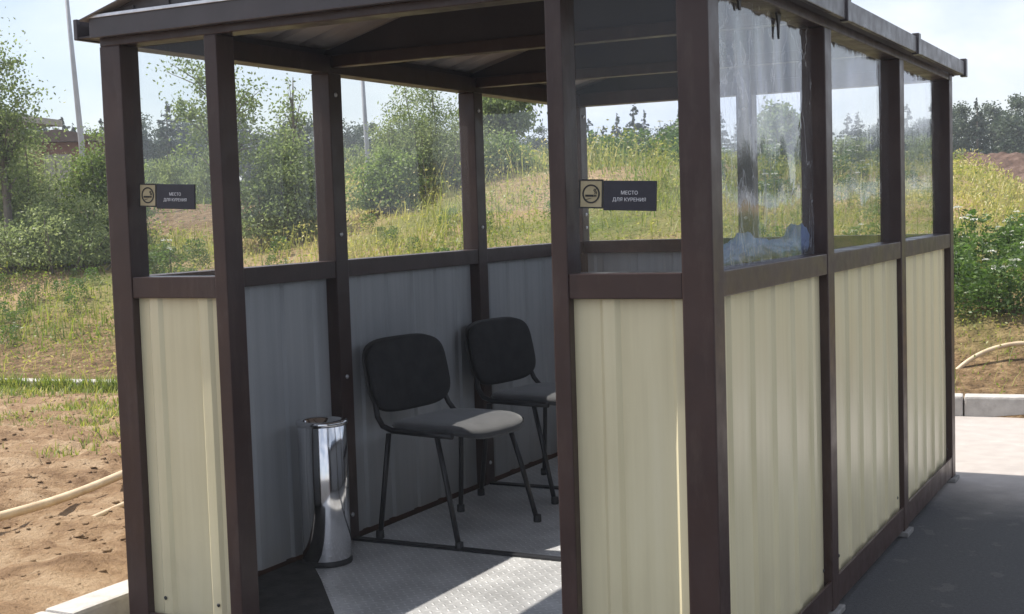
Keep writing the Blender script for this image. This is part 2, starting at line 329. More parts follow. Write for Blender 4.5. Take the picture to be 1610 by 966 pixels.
# clear plastic film
def film(name, haze, wr, streak=(9, 9, .8), f0=.055, f1=.95):
    m = bpy.data.materials.new(name); m.use_nodes = True; nt = m.node_tree; N = nt.nodes; L = nt.links
    N.remove(N['Principled BSDF']); out = N['Material Output']
    t = N.new('ShaderNodeBsdfTransparent'); t.inputs[0].default_value = (.95, .965, .97, 1)
    g = N.new('ShaderNodeBsdfGlossy'); g.inputs['Roughness'].default_value = .025; g.inputs[0].default_value = (.95, .97, 1, 1)
    d = N.new('ShaderNodeBsdfDiffuse'); d.inputs[0].default_value = (.8, .82, .85, 1); tr = N.new('ShaderNodeBsdfTranslucent'); tr.inputs[0].default_value = (.8, .82, .85, 1)
    dt = N.new('ShaderNodeMixShader'); dt.inputs[0].default_value = .5; L.new(d.outputs[0], dt.inputs[1]); L.new(tr.outputs[0], dt.inputs[2])
    lw = N.new('ShaderNodeLayerWeight'); lw.inputs[0].default_value = .5
    pw = N.new('ShaderNodeMath'); pw.operation = 'POWER'; pw.inputs[1].default_value = 4.2; L.new(lw.outputs['Facing'], pw.inputs[0])
    fr = N.new('ShaderNodeMapRange'); fr.inputs[3].default_value = f0; fr.inputs[4].default_value = f1; L.new(pw.outputs[0], fr.inputs[0])
    n = noise(N, L, 1, 5, sc=streak, dist=1.2); bp = N.new('ShaderNodeBump'); bp.inputs['Strength'].default_value = wr; bp.inputs['Distance'].default_value = .012
    L.new(n.outputs[0], bp.inputs['Height']); L.new(bp.outputs[0], g.inputs['Normal'])
    h = noise(N, L, 2.2, 6, sc=(1.6, 1.6, .7)); hm = N.new('ShaderNodeMapRange'); hm.inputs[1].default_value = .38; hm.inputs[2].default_value = .75
    hm.inputs[3].default_value = haze*.35; hm.inputs[4].default_value = haze*1.8; L.new(h.outputs[0], hm.inputs[0])
    hz_ = hm.outputs[0]
    if name.startswith('wrinkled'):  # bright glints along the creases, painted as milky lines
        for sc_, amt in (((3.6, 3.6, 1.3), .34), ((8, 8, 3.2), .18)):
            cn = noise(N, L, 1, 3, sc=sc_, dist=2.2); q1 = N.new('ShaderNodeMath'); q1.operation = 'SUBTRACT'; q1.inputs[1].default_value = .5; L.new(cn.outputs[0], q1.inputs[0])
            q2 = N.new('ShaderNodeMath'); q2.operation = 'ABSOLUTE'; L.new(q1.outputs[0], q2.inputs[0]); q3 = N.new('ShaderNodeMapRange'); q3.inputs[1].default_value = 0; q3.inputs[2].default_value = .022; q3.inputs[3].default_value = amt; q3.inputs[4].default_value = 0
            L.new(q2.outputs[0], q3.inputs[0]); q4 = N.new('ShaderNodeMath'); q4.operation = 'ADD'; q4.use_clamp = True; L.new(hz_, q4.inputs[0]); L.new(q3.outputs[0], q4.inputs[1]); hz_ = q4.outputs[0]
    a = N.new('ShaderNodeMixShader'); L.new(hz_, a.inputs[0]); L.new(t.outputs[0], a.inputs[1]); L.new(dt.outputs[0], a.inputs[2])
    s = N.new('ShaderNodeMixShader'); L.new(fr.outputs[0], s.inputs[0]); L.new(a.outputs[0], s.inputs[1]); L.new(g.outputs[0], s.inputs[2]); L.new(s.outputs[0], out.inputs[0])
    return m
M['film'] = film('clear_film', .020, .06, f0=.022, f1=.6)
M['film_right'] = film('clear_film_right', .05, .18)
M['film_wavy'] = film('wrinkled_film', .11, .15, (5, 5, 1.6))

# ------------------------------------------------------------------ terrain
KS = .131
def ykerb(x): return 5.25 + KS*x
def kd(x, y): return (y-ykerb(x))/1.0086           # distance beyond the far kerb
def tz(x, y):
    x = np.asarray(x, float); y = np.asarray(y, float); d = kd(x, y)
    az = np.arctan2(x-CX, y-CY+1e-9)                # 0 = +Y, negative to the left
    left = ss(-.42, -.72, az) if False else 1-ss(-.74, -.5, az)
    mound = np.exp(-((az+.42)/.2)**2)
    z = .09 + .72*ss(.15, 3.6, d)*(1-.1*left) + (.95+.2*mound*(1-left))*ss(2.0, 9+3*left+7*ss(-.36, -.2, az), d) + .30*ss(18, 34, d) - .60*ss(-.16, -.10, az)*ss(2.5, 14, d)
    z = z + ss(.3, 2, d)*(.22*fbm(x*.55, y*.55) + .10*fbm(x*2.1, y*2.1))
    return np.where(d < .02, -.04, z)
def axis(c, lo, hi, fine, n1, n2):
    a = np.linspace(lo, hi, int((hi-lo)/fine)); t = np.linspace(0, 1, n1)[1:]
    return np.concatenate([lo-(np.expm1(t*5)/math.expm1(5))[::-1]*n2, a, hi+(np.expm1(t*5)/math.expm1(5))*n2])
ax = axis(0, -20, 16, .16, 26, 900); ay = axis(0, 4.0, 32, .16, 26, 900)
X, Y = np.meshgrid(ax, ay, indexing='ij'); Z = tz(X, Y)
idx = np.arange(X.size).reshape(X.shape)
F = np.stack([idx[:-1, :-1], idx[1:, :-1], idx[1:, 1:], idx[:-1, 1:]], -1).reshape(-1, 4)
o = np_mesh('ground', np.stack([X, Y, Z], -1).reshape(-1, 3), F, M['meadow'], smooth=True); tag(o, 'rough grassy bank rising behind the paved yard', kind='structure')
# paved yard: right of the side kerb and in front of the far kerb
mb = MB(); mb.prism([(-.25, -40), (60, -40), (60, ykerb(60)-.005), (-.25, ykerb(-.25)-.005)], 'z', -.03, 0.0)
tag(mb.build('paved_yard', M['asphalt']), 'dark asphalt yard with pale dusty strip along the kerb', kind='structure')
# bare soil left of the side kerb
sxv = np.concatenate([np.linspace(-60, -9, 40)[:-1], np.linspace(-9, -4, 100)[:-1], np.linspace(-4, -.398, 240)]); 
tv = np.concatenate([np.linspace(-40, -3, 30)[:-1], np.linspace(-3, 0, 330)])
X, T = np.meshgrid(sxv, tv, indexing='ij'); Y = ykerb(X)-.005 + T*1.0 ; 
Y = np.where(T > -3.0001, ykerb(X)-.01 + T*2.8, ykerb(X)-.01-8.4 + (T+3))
edge = np.minimum(ss(0, .3, -.398-X), ss(0, .25, -T))
rid = np.abs(fbm(X*1.1+.5*Y, Y*3.0, 3))
Z = .068 + edge*.02 + edge*(.085*fbm(X*1.6, Y*2.4, 5) + .075*fbm(X*7, Y*9, 4) - .05*np.exp(-((X+1.35+.25*Y)/.16)**2) - .04*np.exp(-((X+2.3+.18*Y)/.14)**2))
Z = Z + edge*.055*np.clip(fbm(X*13, Y*13, 3)-.01, 0, 1)*3*np.clip(.5+2.5*fbm(X*1.1+4, Y*1.1, 2), .1, 1.3)
idx = np.arange(X.size).reshape(X.shape)
F = np.stack([idx[:-1, :-1], idx[1:, :-1], idx[1:, 1:], idx[:-1, 1:]], -1).reshape(-1, 4)
def soil_z(x, y): return .10
SOILV = np.stack([X, Y, Z], -1)
tag(np_mesh('bare_soil', SOILV.reshape(-1, 3), F, M['soil'], smooth=True), 'churned tan soil left of the shelter with wheel ruts', kind='structure')
# kerbs
def kerb_run(name, a, b, wdt, lab, seg=1.0, hh=.125):
    a = Vector(a); b = Vector(b); d = (b-a); Ln = d.length; d.normalize(); n = Vector((-d.y, d.x, 0)); mb = MB(); k = 0
    while k*seg < Ln-.01:
        s0 = k*seg+.004; s1 = min((k+1)*seg, Ln)-.004; h = hh+random.uniform(-.003, .003)
        Mx = Matrix(((d.x, n.x, 0, a.x), (d.y, n.y, 0, a.y), (0, 0, 1, 0), (0, 0, 0, 1)))
        mb.box(s0, s1, random.uniform(-.004, .004), wdt, -.1, h, .014, Mx); k += 1
    return tag(mb.build(name, M['concrete']), lab, kind='structure')
kerb_run('kerb', (-30, ykerb(-30), 0), (24, ykerb(24), 0), .15, 'pale concrete kerb along the foot of the grassy bank')
kerb_run('kerb', (-.25, -30, 0), (-.25, ykerb(-.25)-.03, 0), .14, 'pale concrete kerb between bare soil and yard', hh=.08)

# ------------------------------------------------------------------ smoking shelter
W, LN, S = 2.0, 3.507, .0836
Y1, Y2 = 1.122, 2.283
A1, B2, SJ = .419, 1.602, .047
ZB, ZR0, ZR1, ZH, ZHT, ZF = .122, 1.1315, 1.198, 1.922, 1.99, .088
sh = empty('smoking_shelter', (0, 0, 0))
tag(sh, 'brown steel smoking shelter with cream ribbed panels and clear film windows', 'smoking shelter')
def part(name, mb, mat): return mb.build(name, M[mat] if isinstance(mat, str) else mat, sh)
posts = [(0, S, 0, S), (W-S, W, 0, S), (0, S, LN-S, LN), (W-S, W, LN-S, LN), (0, S, Y1-.01, Y1+S-.01), (W-S, W, Y1, Y1+S),
         (0, S, Y2-.028, Y2+S-.028), (W-S, W, Y2, Y2+S), (A1, A1+SJ, 0, S), (B2-SJ, B2, 0, S), (.955, .955+S, LN-S, LN)]
for p in posts: part('post', MB().box(*p, .022, ZH, .004), 'brown')
# bays: (axis, fixed outer coordinate, outward sign, from, to, film material)
bays = [('x', 0, -1, S, A1, 'film'), ('x', 0, -1, B2, W-S, 'film'),
        ('y', W, 1, S, Y1, 'film_wavy'), ('y', W, 1, Y1+S, Y2, 'film_right'), ('y', W, 1, Y2+S, LN-S, 'film_right'),
        ('y', 0, -1, S, Y1-.01, 'film'), ('y', 0, -1, Y1+S-.01, Y2-.028, 'film'), ('y', 0, -1, Y2+S-.028, LN-S, 'film'),
        ('x', LN, 1, S, .955, 'film'), ('x', LN, 1, .955+S, W-S, 'film')]
def bx(mb, axn, c, sg, a, b_, d0, d1, z0, z1, bev=.003):
    lo, hi = sorted((c-sg*d0, c-sg*d1))
    if axn == 'x': mb.box(a, b_, lo, hi, z0, z1, bev)
    else: mb.box(lo, hi, a, b_, z0, z1, bev)
    return mb
for bi, (axn, c, sg, a, b_, fm) in enumerate(bays):
    part('window_rail', bx(MB(), axn, c, sg, a+.0005, b_-.0005, .003, S-.004, ZR0, ZR1), 'brown')
    part('base_rail', bx(MB(), axn, c, sg, a+.0005, b_-.0005, .003, .0125, .03, ZB, .002), 'brown')
    # ribbed sheet: cream outside, grey inside
    mb = MB(); n = int((b_-a)/.2)+1; pitch = .2; us = []
    k = 0; ph = random.uniform(.02, .1)
    us = [(a, 0)]
    t = a+ph
    while t < b_-.005:
        for dt, h in ((0, 0), (.012, 1), (.045, 1), (.057, 0)):
            if t+dt < b_-.002: us.append((t+dt, h))
        for q in (.09, .13, .17):
            if t+q < b_-.002: us.append((t+q, 0))
        t += pitch
    us.append((b_, us[-1][1]))
    z0, z1 = ZF+.003, ZR0+.004
    zs = np.linspace(z0, z1, 9)
    def pos(u, d, z): 
        q = c-sg*d
        return (u, q, z) if axn == 'x' else (q, u, z)
    seed = bi*3.1
    def dep(u, h, z): return .030 - .010*h + .006*float(fbm(np.array(u*2.2+seed), np.array(z*1.4+seed), 2))
    front = [[mb.bm.verts.new(pos(u, dep(u, h, z), z)) for z in zs] for u, h in us]
    back = [[mb.bm.verts.new(pos(u, dep(u, h, z)+.003, z)) for z in zs] for u, h in us]
    for i in range(len(us)-1):
        for j in range(len(zs)-1):
            f = mb.bm.faces.new((front[i][j], front[i+1][j], front[i+1][j+1], front[i][j+1])); f.material_index = 0
            f = mb.bm.faces.new((back[i][j], back[i][j+1], back[i+1][j+1], back[i+1][j])); f.material_index = 1
        for j in (0, len(zs)-1): mb.bm.faces.new((front[i][j], back[i][j], back[i+1][j], front[i+1][j]))
    for i in (0, len(us)-1):
        for j in range(len(zs)-1): mb.bm.faces.new((front[i][j], front[i][j+1], back[i][j+1], back[i][j]))
    part('cladding_panel', mb, [M['cream'], M['grey_sheet']])
    for zz in (ZB+.05,):
        for uu in (a+.06, b_-.06):
            mb = MB(); mb.lathe([(0, .003), (.004, .0028), (.0055, .001), (.0065, 0)], n=10)
            mb.bm.transform(Matrix.Translation(pos(uu, .0155, zz)) @ Vector((0, sg, 0) if axn == 'x' else (sg, 0, 0)).to_track_quat('Z', 'Y').to_matrix().to_4x4()); part('screw', mb, 'plastic' if zz < .5 else 'hose')
    # film
    amp = {'film': .0025, 'film_right': .005, 'film_wavy': .008}[fm]
    def fpos(s_, t_, a=a, b_=b_, amp=amp, seed=seed, fm=fm, axn=axn, c=c, sg=sg):
        u = a+.001+(b_-a-.002)*s_; z = ZR1-.002+(ZH+.004-ZR1)*t_
        e = min(1, s_*8, (1-s_)*8, t_*6, (1-t_)*6+.15)
        dd = amp*2*float(fbm(np.array(u*4+seed+.35*z), np.array(z*1.1+seed), 3))*e
        if fm == 'film_wavy': dd += .0022*math.sin(u*34+z*3.2+3*float(fbm(np.array(u*2), np.array(z*1.5), 2)))*e*t_
        q = c-sg*(.044+dd)
        return (u, q, z) if axn == 'x' else (q, u, z)
    part('window_film', MB().grid(fpos, 34, 34), fm)
# headers
H = .003
part('header', MB().box(0, W, H, S-H, ZH, ZHT), 'brown'); part('header', MB().box(0, W, LN-S+H, LN-H, ZH, ZHT), 'brown')
part('header', MB().box(H, S-H, S-H+.0005, LN-S+H-.0005, ZH, ZHT), 'brown'); part('header', MB().box(W-S+H, W-H, S-H+.0005, LN-S+H-.0005, ZH, ZHT), 'brown')
# gable trusses with sheet infill on cross beams
SL = .28; ZE = 2.012
def roofz(x): return ZE + SL*min(x, W-x)
for yy in (Y1+.012, Y2):
    part('cross_beam', MB().box(S-H+.001, W-S+H-.001, yy, yy+.05, 1.945, 1.99), 'brown')
    part('truss_sheet', MB().prism([(.01, 1.992), (W-.01, 1.992), (W-.01, roofz(.01)-.014), (W/2, roofz(W/2)-.014), (.01, roofz(.01)-.014)], 'y', yy+.018, yy+.032), 'ceiling')
for yy, s_ in ((-.006, 1), (LN-.004, 1)):
    mb = MB(); mb.prism([(-.0, 1.996), (W, 1.996), (W, roofz(0)-.0045), (W/2, roofz(W/2)-.0045), (0, roofz(0)-.0045)], 'y', yy, yy+.01)
    for k in range(1, 14):
        x = k*W/14
        mb.box(x-.018, x+.018, yy-.007 if yy < 1 else yy+.0102, yy-.0002 if yy < 1 else yy+.017, 2.0, roofz(x)-.018, .002)
    part('gable_sheet', mb, 'roof')
# roof slopes: ribbed sheet with pale underside
for sgn in (0, 1):
    mb = MB(); prof = []; y = -.05
    while y < LN+.05:
        prof += [(y, 0), (y+.10, 0), (y+.115, .018), (y+.155, .018), (y+.17, 0)]; y += .185
    prof = [p for p in prof if p[0] <= LN+.045]+[(LN+.05, 0)]
    xs = [-.03, .3, .65, W/2]
    def rp(x, d): 
        xx = x if not sgn else W-x
        return (xx, d[0], ZE+SL*x+d[1])
    top = [[mb.bm.verts.new(rp(x, d)) for x in xs] for d in prof]
    bot = [[mb.bm.verts.new(Vector(rp(x, d))-Vector((0, 0, .004))) for x in xs] for d in prof]
    for i in range(len(prof)-1):
        for j in range(3):
            mb.bm.faces.new((top[i][j], top[i+1][j], top[i+1][j+1], top[i][j+1])).material_index = 0
            mb.bm.faces.new((bot[i][j], bot[i][j+1], bot[i+1][j+1], bot[i+1][j])).material_index = 1
        mb.bm.faces.new((top[i][0], bot[i][0], bot[i+1][0], top[i+1][0]))
    for i in (0, len(prof)-1):
        for j in range(3): mb.bm.faces.new((top[i][j], top[i][j+1], bot[i][j+1], bot[i][j]))
    part('roof_sheet', mb, [M['roof'], M['primer']])
mb = MB(); zc = ZE+SL*W/2+.02
mb.prism([(W/2-.16, zc-.16*SL+.004), (W/2, zc+.006), (W/2+.16, zc-.16*SL+.004), (W/2+.16, zc-.16*SL), (W/2, zc), (W/2-.16, zc-.16*SL)], 'y', -.055, LN+.055)
part('ridge_cap', mb, 'roof')
# fascias
for x0, x1 in ((.012, .04), (W-.04, W-.012)): part('eave_board', MB().box(x0, x1, S, LN-S, ZHT+.0005, 2.019, 0), 'ceiling')
FZ0, FZ1 = 1.945, 2.012
part('fascia', MB().box(-.005, W+.005, -.034, -.010, FZ0, FZ1, .003), 'fascia')
part('fascia', MB().box(-.005, W+.005, LN+.010, LN+.034, FZ0, FZ1, .003), 'fascia')
for x0, x1 in ((-.072, -.056), (W+.040, W+.056)):
    part('fascia', MB().box(x0, x1, -.034, LN+.034, FZ0, FZ1-.002, .003), 'fascia')
for x0, x1 in ((-.055, -.0055), (W+.0055, W+.039)):
    part('soffit', MB().box(x0, x1, -.030, LN+.030, FZ0+.004, FZ0+.009, .0), 'ceiling')
part('drip_trim', MB().box(-.004, W+.004, -.040, -.0345, FZ1-.006, FZ1+.004, .001), 'bolt')
for yy in (Y1+.05, Y2+.06, LN-.005):
    for x0, x1 in ((W+.036, W+.064), (-.08, -.052)):
        part('joint_cover', MB().box(x0, x1, yy, yy+.045, FZ0-.006, FZ1+.012, .003), 'fascia')
# floor
part('floor_plate', MB().box(S-.002, W-S+.002, S-.002, LN-S+.002, ZF-.006, ZF, 0), 'tread')
part('threshold', MB().box(A1+SJ+.001, B2-SJ-.001, .004, S-.003, .03, ZF+.003), 'brown')
for yy in (Y1+.02, Y2-.005): part('floor_bar', MB().box(S+.001, W-S-.001, yy, yy+.038, ZF-.003, ZF+.009, .002), 'black_metal')
part('floor_frame', MB().box(S, W-S, S, LN-S, .03, ZF-.007, 0), 'black_metal')
for (x, y) in ((W-S/2, Y1+S/2), (W-S/2, Y2+S/2), (W-S/2, LN-S/2), (W-S/2, S/2), (S/2, S/2), (S/2, LN-S/2), (S/2, Y1+S/2), (S/2, Y2+S/2)):
    q = .058
    part('foot_plate', MB().box(x-q, x+q, y-q, y+q, .001, .021, .004, ), 'foot')
# bolts on the inner faces of the left posts and the far corner post
def bolt(x, y, z, d):
    mb = MB(); mb.lathe([(0.0, .006), (.006, .0055), (.0085, .003), (.009, 0)], n=14)
    mb.bm.transform(Matrix.Translation((x, y, z)) @ Vector(d).to_track_quat('Z', 'Y').to_matrix().to_4x4()); part('bolt', mb, 'bolt')
for yy in (Y1+.03, Y2+.012):
    for z in (1.84, 1.30, .74, .19): bolt(S+.0005, yy, z, (1, 0, 0))
for z in (1.87, 1.34, 1.27, .7): bolt(S+.0005, LN-.04, z, (1, 0, 0))
for z in (1.85, 1.3): bolt(.955+S/2, LN-S-.0005, z, (0, -1, 0))
# torn strips of film hanging from the first right header
for yy, ln in ((.36, .035), (.73, .075)):
    mb = MB(); mb.prism([(yy-.02, ZH-.001), (yy+.022, ZH-.001), (yy+.009, ZH-ln*.45), (yy+.003, ZH-ln), (yy-.003, ZH-ln*.9), (yy-.007, ZH-ln*.4)], 'x', W-.040, W-.034)
    part('hanging_strap', mb, 'plastic')

# ------------------------------------------------------------------ signs
def sign(x0, x1, x2, zt, zb, zt2, zb2, label, rot):
    """tan emblem square from x0 to x1 and dark text plate from x1 to x2, stuck on the film"""
    r = empty('smoking_area_sign', (x0, .0335, zb)); r.rotation_euler = (0, rot, 0); tag(r, label, 'sign', 'smoking area signs on the front windows')
    w_ = x1-x0; h = zt-zb
    MB().box(0, w_, 0, .004, 0, h, .001).build('emblem_plate', M['sign_tan'], r)
    # border, ring and burning cigarette
    mb = MB(); e = .004
    for a in ((0, w_, 0, e), (0, w_, h-e, h), (0, e, e, h-e), (w_-e, w_, e, h-e)): mb.box(a[0], a[1], -.0012, -.0002, a[2], a[3], 0)
    cx, cz, R = w_*.5, h*.5, min(w_, h)*.36
    n = 36
    for i in range(n):
        t0, t1 = 2*math.pi*i/n, 2*math.pi*(i+1)/n
        mb.prism([(cx+R*math.cos(t0), cz+R*math.sin(t0)), (cx+R*math.cos(t1), cz+R*math.sin(t1)), (cx+R*.84*math.cos(t1), cz+R*.84*math.sin(t1)), (cx+R*.84*math.cos(t0), cz+R*.84*math.sin(t0))], 'y', -.0012, -.0002)
    mb.box(cx-R*.66, cx+R*.30, -.0012, -.0002, cz-R*.30, cz-R*.08, 0); mb.box(cx+R*.36, cx+R*.46, -.0012, -.0002, cz-R*.30, cz-R*.08, 0); mb.box(cx+R*.52, cx+R*.62, -.0012, -.0002, cz-R*.30, cz-R*.08, 0)
    def strip(pts, wd):
        for p, q in zip(pts, pts[1:]): mb.prism([(p[0]-wd, p[1]), (p[0]+wd, p[1]), (q[0]+wd, q[1]), (q[0]-wd, q[1])], 'y', -.0012, -.0002)
    for ox in (.40, .57): strip([(cx+R*(ox+.09*math.sin(k*1.1)), cz+R*(.0+.09*k)) for k in range(7)], R*.04)
    strip([(cx-R*.64, cz-R*.62), (cx+R*.0, cz-R*.44)], R*.1)
    mb.build('emblem', M['sign_black'], r)
    z0, z1 = zb2-zb, zt2-zb
    MB().box(w_+.001, x2-x0, -.001, .0045, z0, z1, .001).build('text_plate', M['sign_dark'], r)
    for txt, sz, zz in (('МЕСТО', .0132, .54), ('ДЛЯ КУРЕНИЯ', .0132, .31)):
        cu = bpy.data.curves.new('lettering', 'FONT'); cu.body = txt; cu.size = sz; cu.align_x = 'CENTER'; cu.extrude = .0003
        to = bpy.data.objects.new('tmp', cu); COL.objects.link(to); bpy.context.view_layer.update()
        me = bpy.data.meshes.new_from_object(to.evaluated_get(bpy.context.evaluated_depsgraph_get())); bpy.data.objects.remove(to)
        o = obj('lettering', me, r, M['sign_white']); o.rotation_euler = (math.pi/2, 0, 0); o.location = ((w_+x2-x0)/2, -.0018, z0+(z1-z0)*zz)
def yq(x, z, Y=.0335):
    k = (Y-CY)/(-CY); return CX+(x-CX)*k, CZ+(z-CZ)*k
def qs(x0, x1, x2, zt, zb, zt2, zb2, label, rot):
    X0, ZT = yq(x0, zt); X1, ZB_ = yq(x1, zb); X2, ZT2 = yq(x2, zt2); _, ZB2 = yq(x2, zb2); sign(X0, X1, X2, ZT, ZB_, ZT2, ZB2, label, rot)
qs(1.639, 1.707, 1.853, 1.443, 1.368, 1.440, 1.364, 'tan and navy smoking area sign on the wide right front window', math.radians(2.6))
qs(.1335, .2030, .356, 1.490, 1.418, 1.489, 1.413, 'tan and navy smoking area sign on the narrow left front window', math.radians(2.6))

# ------------------------------------------------------------------ chairs
def cushion(a, b_, th, crown, curve, n=44, m=9):
    """rounded-square pad in local xy, thickness along z; curve bends it about the y axis"""
    mb = MB()
    def sup(t): 
        c, s_ = math.cos(t), math.sin(t); e = .52
        return math.copysign(abs(c)**e, c)*a, math.copysign(abs(s_)**e, s_)*b_
    rings = []
    levels = [(0.0, th*.5+crown), (.35, th*.5+crown*.93), (.7, th*.5+crown*.6), (.9, th*.5+crown*.15), (.975, th*.32), (1.0, 0), (.975, -th*.35), (.9, -th*.5), (.5, -th*.5), (0.0, -th*.5)]
    for k, zz in levels:
        ring = []
        for j in range(n):
            x, y = sup(2*math.pi*j/n); x *= max(k, .001); y *= max(k, .001)
            ring.append(mb.bm.verts.new((x, y, zz + curve(x, y))))
        rings.append(ring)
    for i in range(len(rings)-1):
        for j in range(n):
            f = mb.bm.faces.new((rings[i][j], rings[i][(j+1) % n], rings[i+1][(j+1) % n], rings[i+1][j])); f.smooth = True
    bmesh.ops.remove_doubles(mb.bm, verts=mb.bm.verts[:], dist=.0006)
    return mb
M['fabric_back'] = simple('black_fabric', [(.3, (.020, .021, .023)), (.7, (.036, .036, .039))], 14, .95, bmp=.35, bscale=260)  # same chair fabric, colour darkened for the shaded backrest
ch = empty('visitor_chair')
SEATZ = .445
mb = cushion(.222, .232, .035, .016, lambda x, y: -.05*max(0, (x-.10)/.12)**2*.5 - .012*(1-(y/.23)**2)*.6)
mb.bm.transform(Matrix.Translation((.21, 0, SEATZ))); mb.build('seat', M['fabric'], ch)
mb = cushion(.150, .246, .03, .012, lambda x, y: .16*y*y + .05*x*x)
# pad normal +z becomes forward (+x); pad x becomes up
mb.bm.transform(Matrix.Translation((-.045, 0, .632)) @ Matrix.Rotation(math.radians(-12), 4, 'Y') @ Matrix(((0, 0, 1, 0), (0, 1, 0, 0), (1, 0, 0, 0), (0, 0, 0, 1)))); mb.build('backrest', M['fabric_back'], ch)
mb = cushion(.154, .250, .014, .0, lambda x, y: .16*y*y + .05*x*x)
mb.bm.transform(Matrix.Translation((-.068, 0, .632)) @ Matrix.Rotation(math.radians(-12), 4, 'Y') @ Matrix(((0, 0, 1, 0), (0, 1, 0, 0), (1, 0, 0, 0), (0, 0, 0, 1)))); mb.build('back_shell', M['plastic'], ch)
def arc(p, q, r_, n=6):
    return [Vector(p).lerp(Vector(q), i/n) for i in range(n+1)]
for s_ in (-1, 1):
    y = .232*s_; yf = .262*s_
    MB().tube([(.0, yf, 0), (.025, y*1.06, .25), (.04, y, .418)], [.0125, .0125, .0125], 10, flat=.75).build('leg', M['black_metal'], ch)
    MB().tube([(.40, yf, 0), (.335, y*1.06, .25), (.285, y, .418)], [.0125, .0125, .0125], 10, flat=.75).build('leg', M['black_metal'], ch)
    # side rail bends up behind into the back support
    MB().tube([(.36, y, .428), (.20, y, .428), (.06, y, .430), (.01, y, .445), (-.02, y*.98, .48), (-.042, y*.93, .54), (-.068, y*.86, .60), (-.083, y*.82, .66)], .0115, 10).build('side_rail', M['black_metal'], ch)
    for xx in (.0, .40):
        mb = MB(); mb.lathe([(0, 0), (.016, 0), (.017, .004), (.016, .03), (0, .032)], (xx, yf, 0), 14); mb.build('foot_cap', M['plastic'], ch)
MB().tube([(.30, -.232, .425), (.30, .232, .425)], .010, 10).build('crossbar', M['black_metal'], ch)
MB().tube([(.06, -.232, .427), (.06, .232, .427)], .010, 10).build('crossbar', M['black_metal'], ch)
ch.location = (.205, 1.475, ZF); ch.rotation_euler = (0, 0, math.radians(-8)); ch.scale = (1, 1, 1)
tag(ch, 'black padded visitor chair beside the chrome bin, seat half in sunlight', 'chair', 'visitor chairs in the shelter')
dup(ch, (.195, 2.315, ZF), math.radians(-7), (1, 1, 1), 'black padded visitor chair standing deeper in the shelter, partly behind the door post', 'visitor chairs in the shelter')

# ------------------------------------------------------------------ chrome bin
bn = empty('ash_bin', (.186, .832, ZF)); tag(bn, 'tall chrome cylinder ash bin with black base ring standing in the doorway', 'bin')
R = .091
MB().lathe([(R-.004, .018), (R, .022), (R, .515), (R-.004, .519)], n=64).build('body', M['chrome'], bn)
MB().lathe([(0, 0), (R+.001, 0), (R+.003, .004), (R+.003, .016), (R-.006, .0205), (0, .0205)], n=48).build('base_ring', M['plastic'], bn)
MB().lathe([(R-.010, .505), (R+.004, .5195), (R+.006, .527), (R+.002, .534), (R-.016, .535), (R-.024, .528), (R-.03, .512), (0, .509)], n=48).build('ash_tray', M['chrome'], bn)
# thin black patch on the floor
mb = MB(); mb.prism([(S+.004, S+.01), (.50, S+.01), (.60, .29), (.32, .605), (.135, .80), (S+.004, .79)], 'z', ZF+.001, ZF+.009)
tag(mb.build('floor_mat', M['rubber']), 'black rubber floor mat in the corner beside the chrome bin', 'mat')
# blue lump added on the first right sill to imitate a reflection in the film
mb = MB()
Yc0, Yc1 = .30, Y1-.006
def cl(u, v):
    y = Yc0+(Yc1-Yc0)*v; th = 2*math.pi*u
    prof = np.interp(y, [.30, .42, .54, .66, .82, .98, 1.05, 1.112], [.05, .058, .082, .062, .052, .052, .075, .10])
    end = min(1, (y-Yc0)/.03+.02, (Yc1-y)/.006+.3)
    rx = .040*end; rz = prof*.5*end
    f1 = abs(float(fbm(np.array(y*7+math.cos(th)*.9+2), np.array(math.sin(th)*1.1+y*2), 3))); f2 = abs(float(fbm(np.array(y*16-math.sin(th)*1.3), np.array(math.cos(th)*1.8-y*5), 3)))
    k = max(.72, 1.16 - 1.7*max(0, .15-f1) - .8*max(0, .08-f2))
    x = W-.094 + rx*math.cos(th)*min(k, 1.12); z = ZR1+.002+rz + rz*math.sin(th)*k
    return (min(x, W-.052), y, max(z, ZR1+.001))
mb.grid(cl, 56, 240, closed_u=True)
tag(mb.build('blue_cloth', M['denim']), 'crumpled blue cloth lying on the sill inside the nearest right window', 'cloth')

# ------------------------------------------------------------------ hoses
def wob(pts, n=60):
    P = [Vector(p) for p in pts]; out = []
    for i in range(len(P)-1):
        p0, p1, p2, p3 = P[max(i-1, 0)], P[i], P[i+1], P[min(i+2, len(P)-1)]
        for k in range(n//(len(P)-1)):
            t = k/(n//(len(P)-1))
            out.append(.5*((2*p1)+(-p0+p2)*t+(2*p0-5*p1+4*p2-p3)*t*t+(-p0+3*p1-3*p2+p3)*t**3))
    return out+[P[-1]]
hz = .125
def sz(x, y):
    i = np.argmin((SOILV[..., 0]-x)**2+(SOILV[..., 1]-y)**2); return float(SOILV.reshape(-1, 3)[i, 2])
def soilhose(pts, rad, lift): return [(x, y, sz(x, y)+rad+lift) for x, y in pts]
h1 = [(-1.60, -.9), (-1.58, .1), (-1.57, .859), (-1.60, 1.252), (-1.738, 1.761), (-2.0, 2.5), (-2.5, 3.4)]
tag(MB().tube(wob([(x, y, .115) for x, y in h1], 90), .021, 10).build('hose', M['hose']), 'thick tan hose lying across the bare soil left of the shelter', 'hose')
h2 = [(-1.19, .94), (-1.30, 1.33), (-1.40, 1.65), (-1.6, 2.1)]
tag(MB().tube(wob([(x, y, .092) for x, y in h2], 40), .013, 8).build('hose', M['hose']), 'short thinner tan hose end half sunk in the soil near the shelter', 'hose')
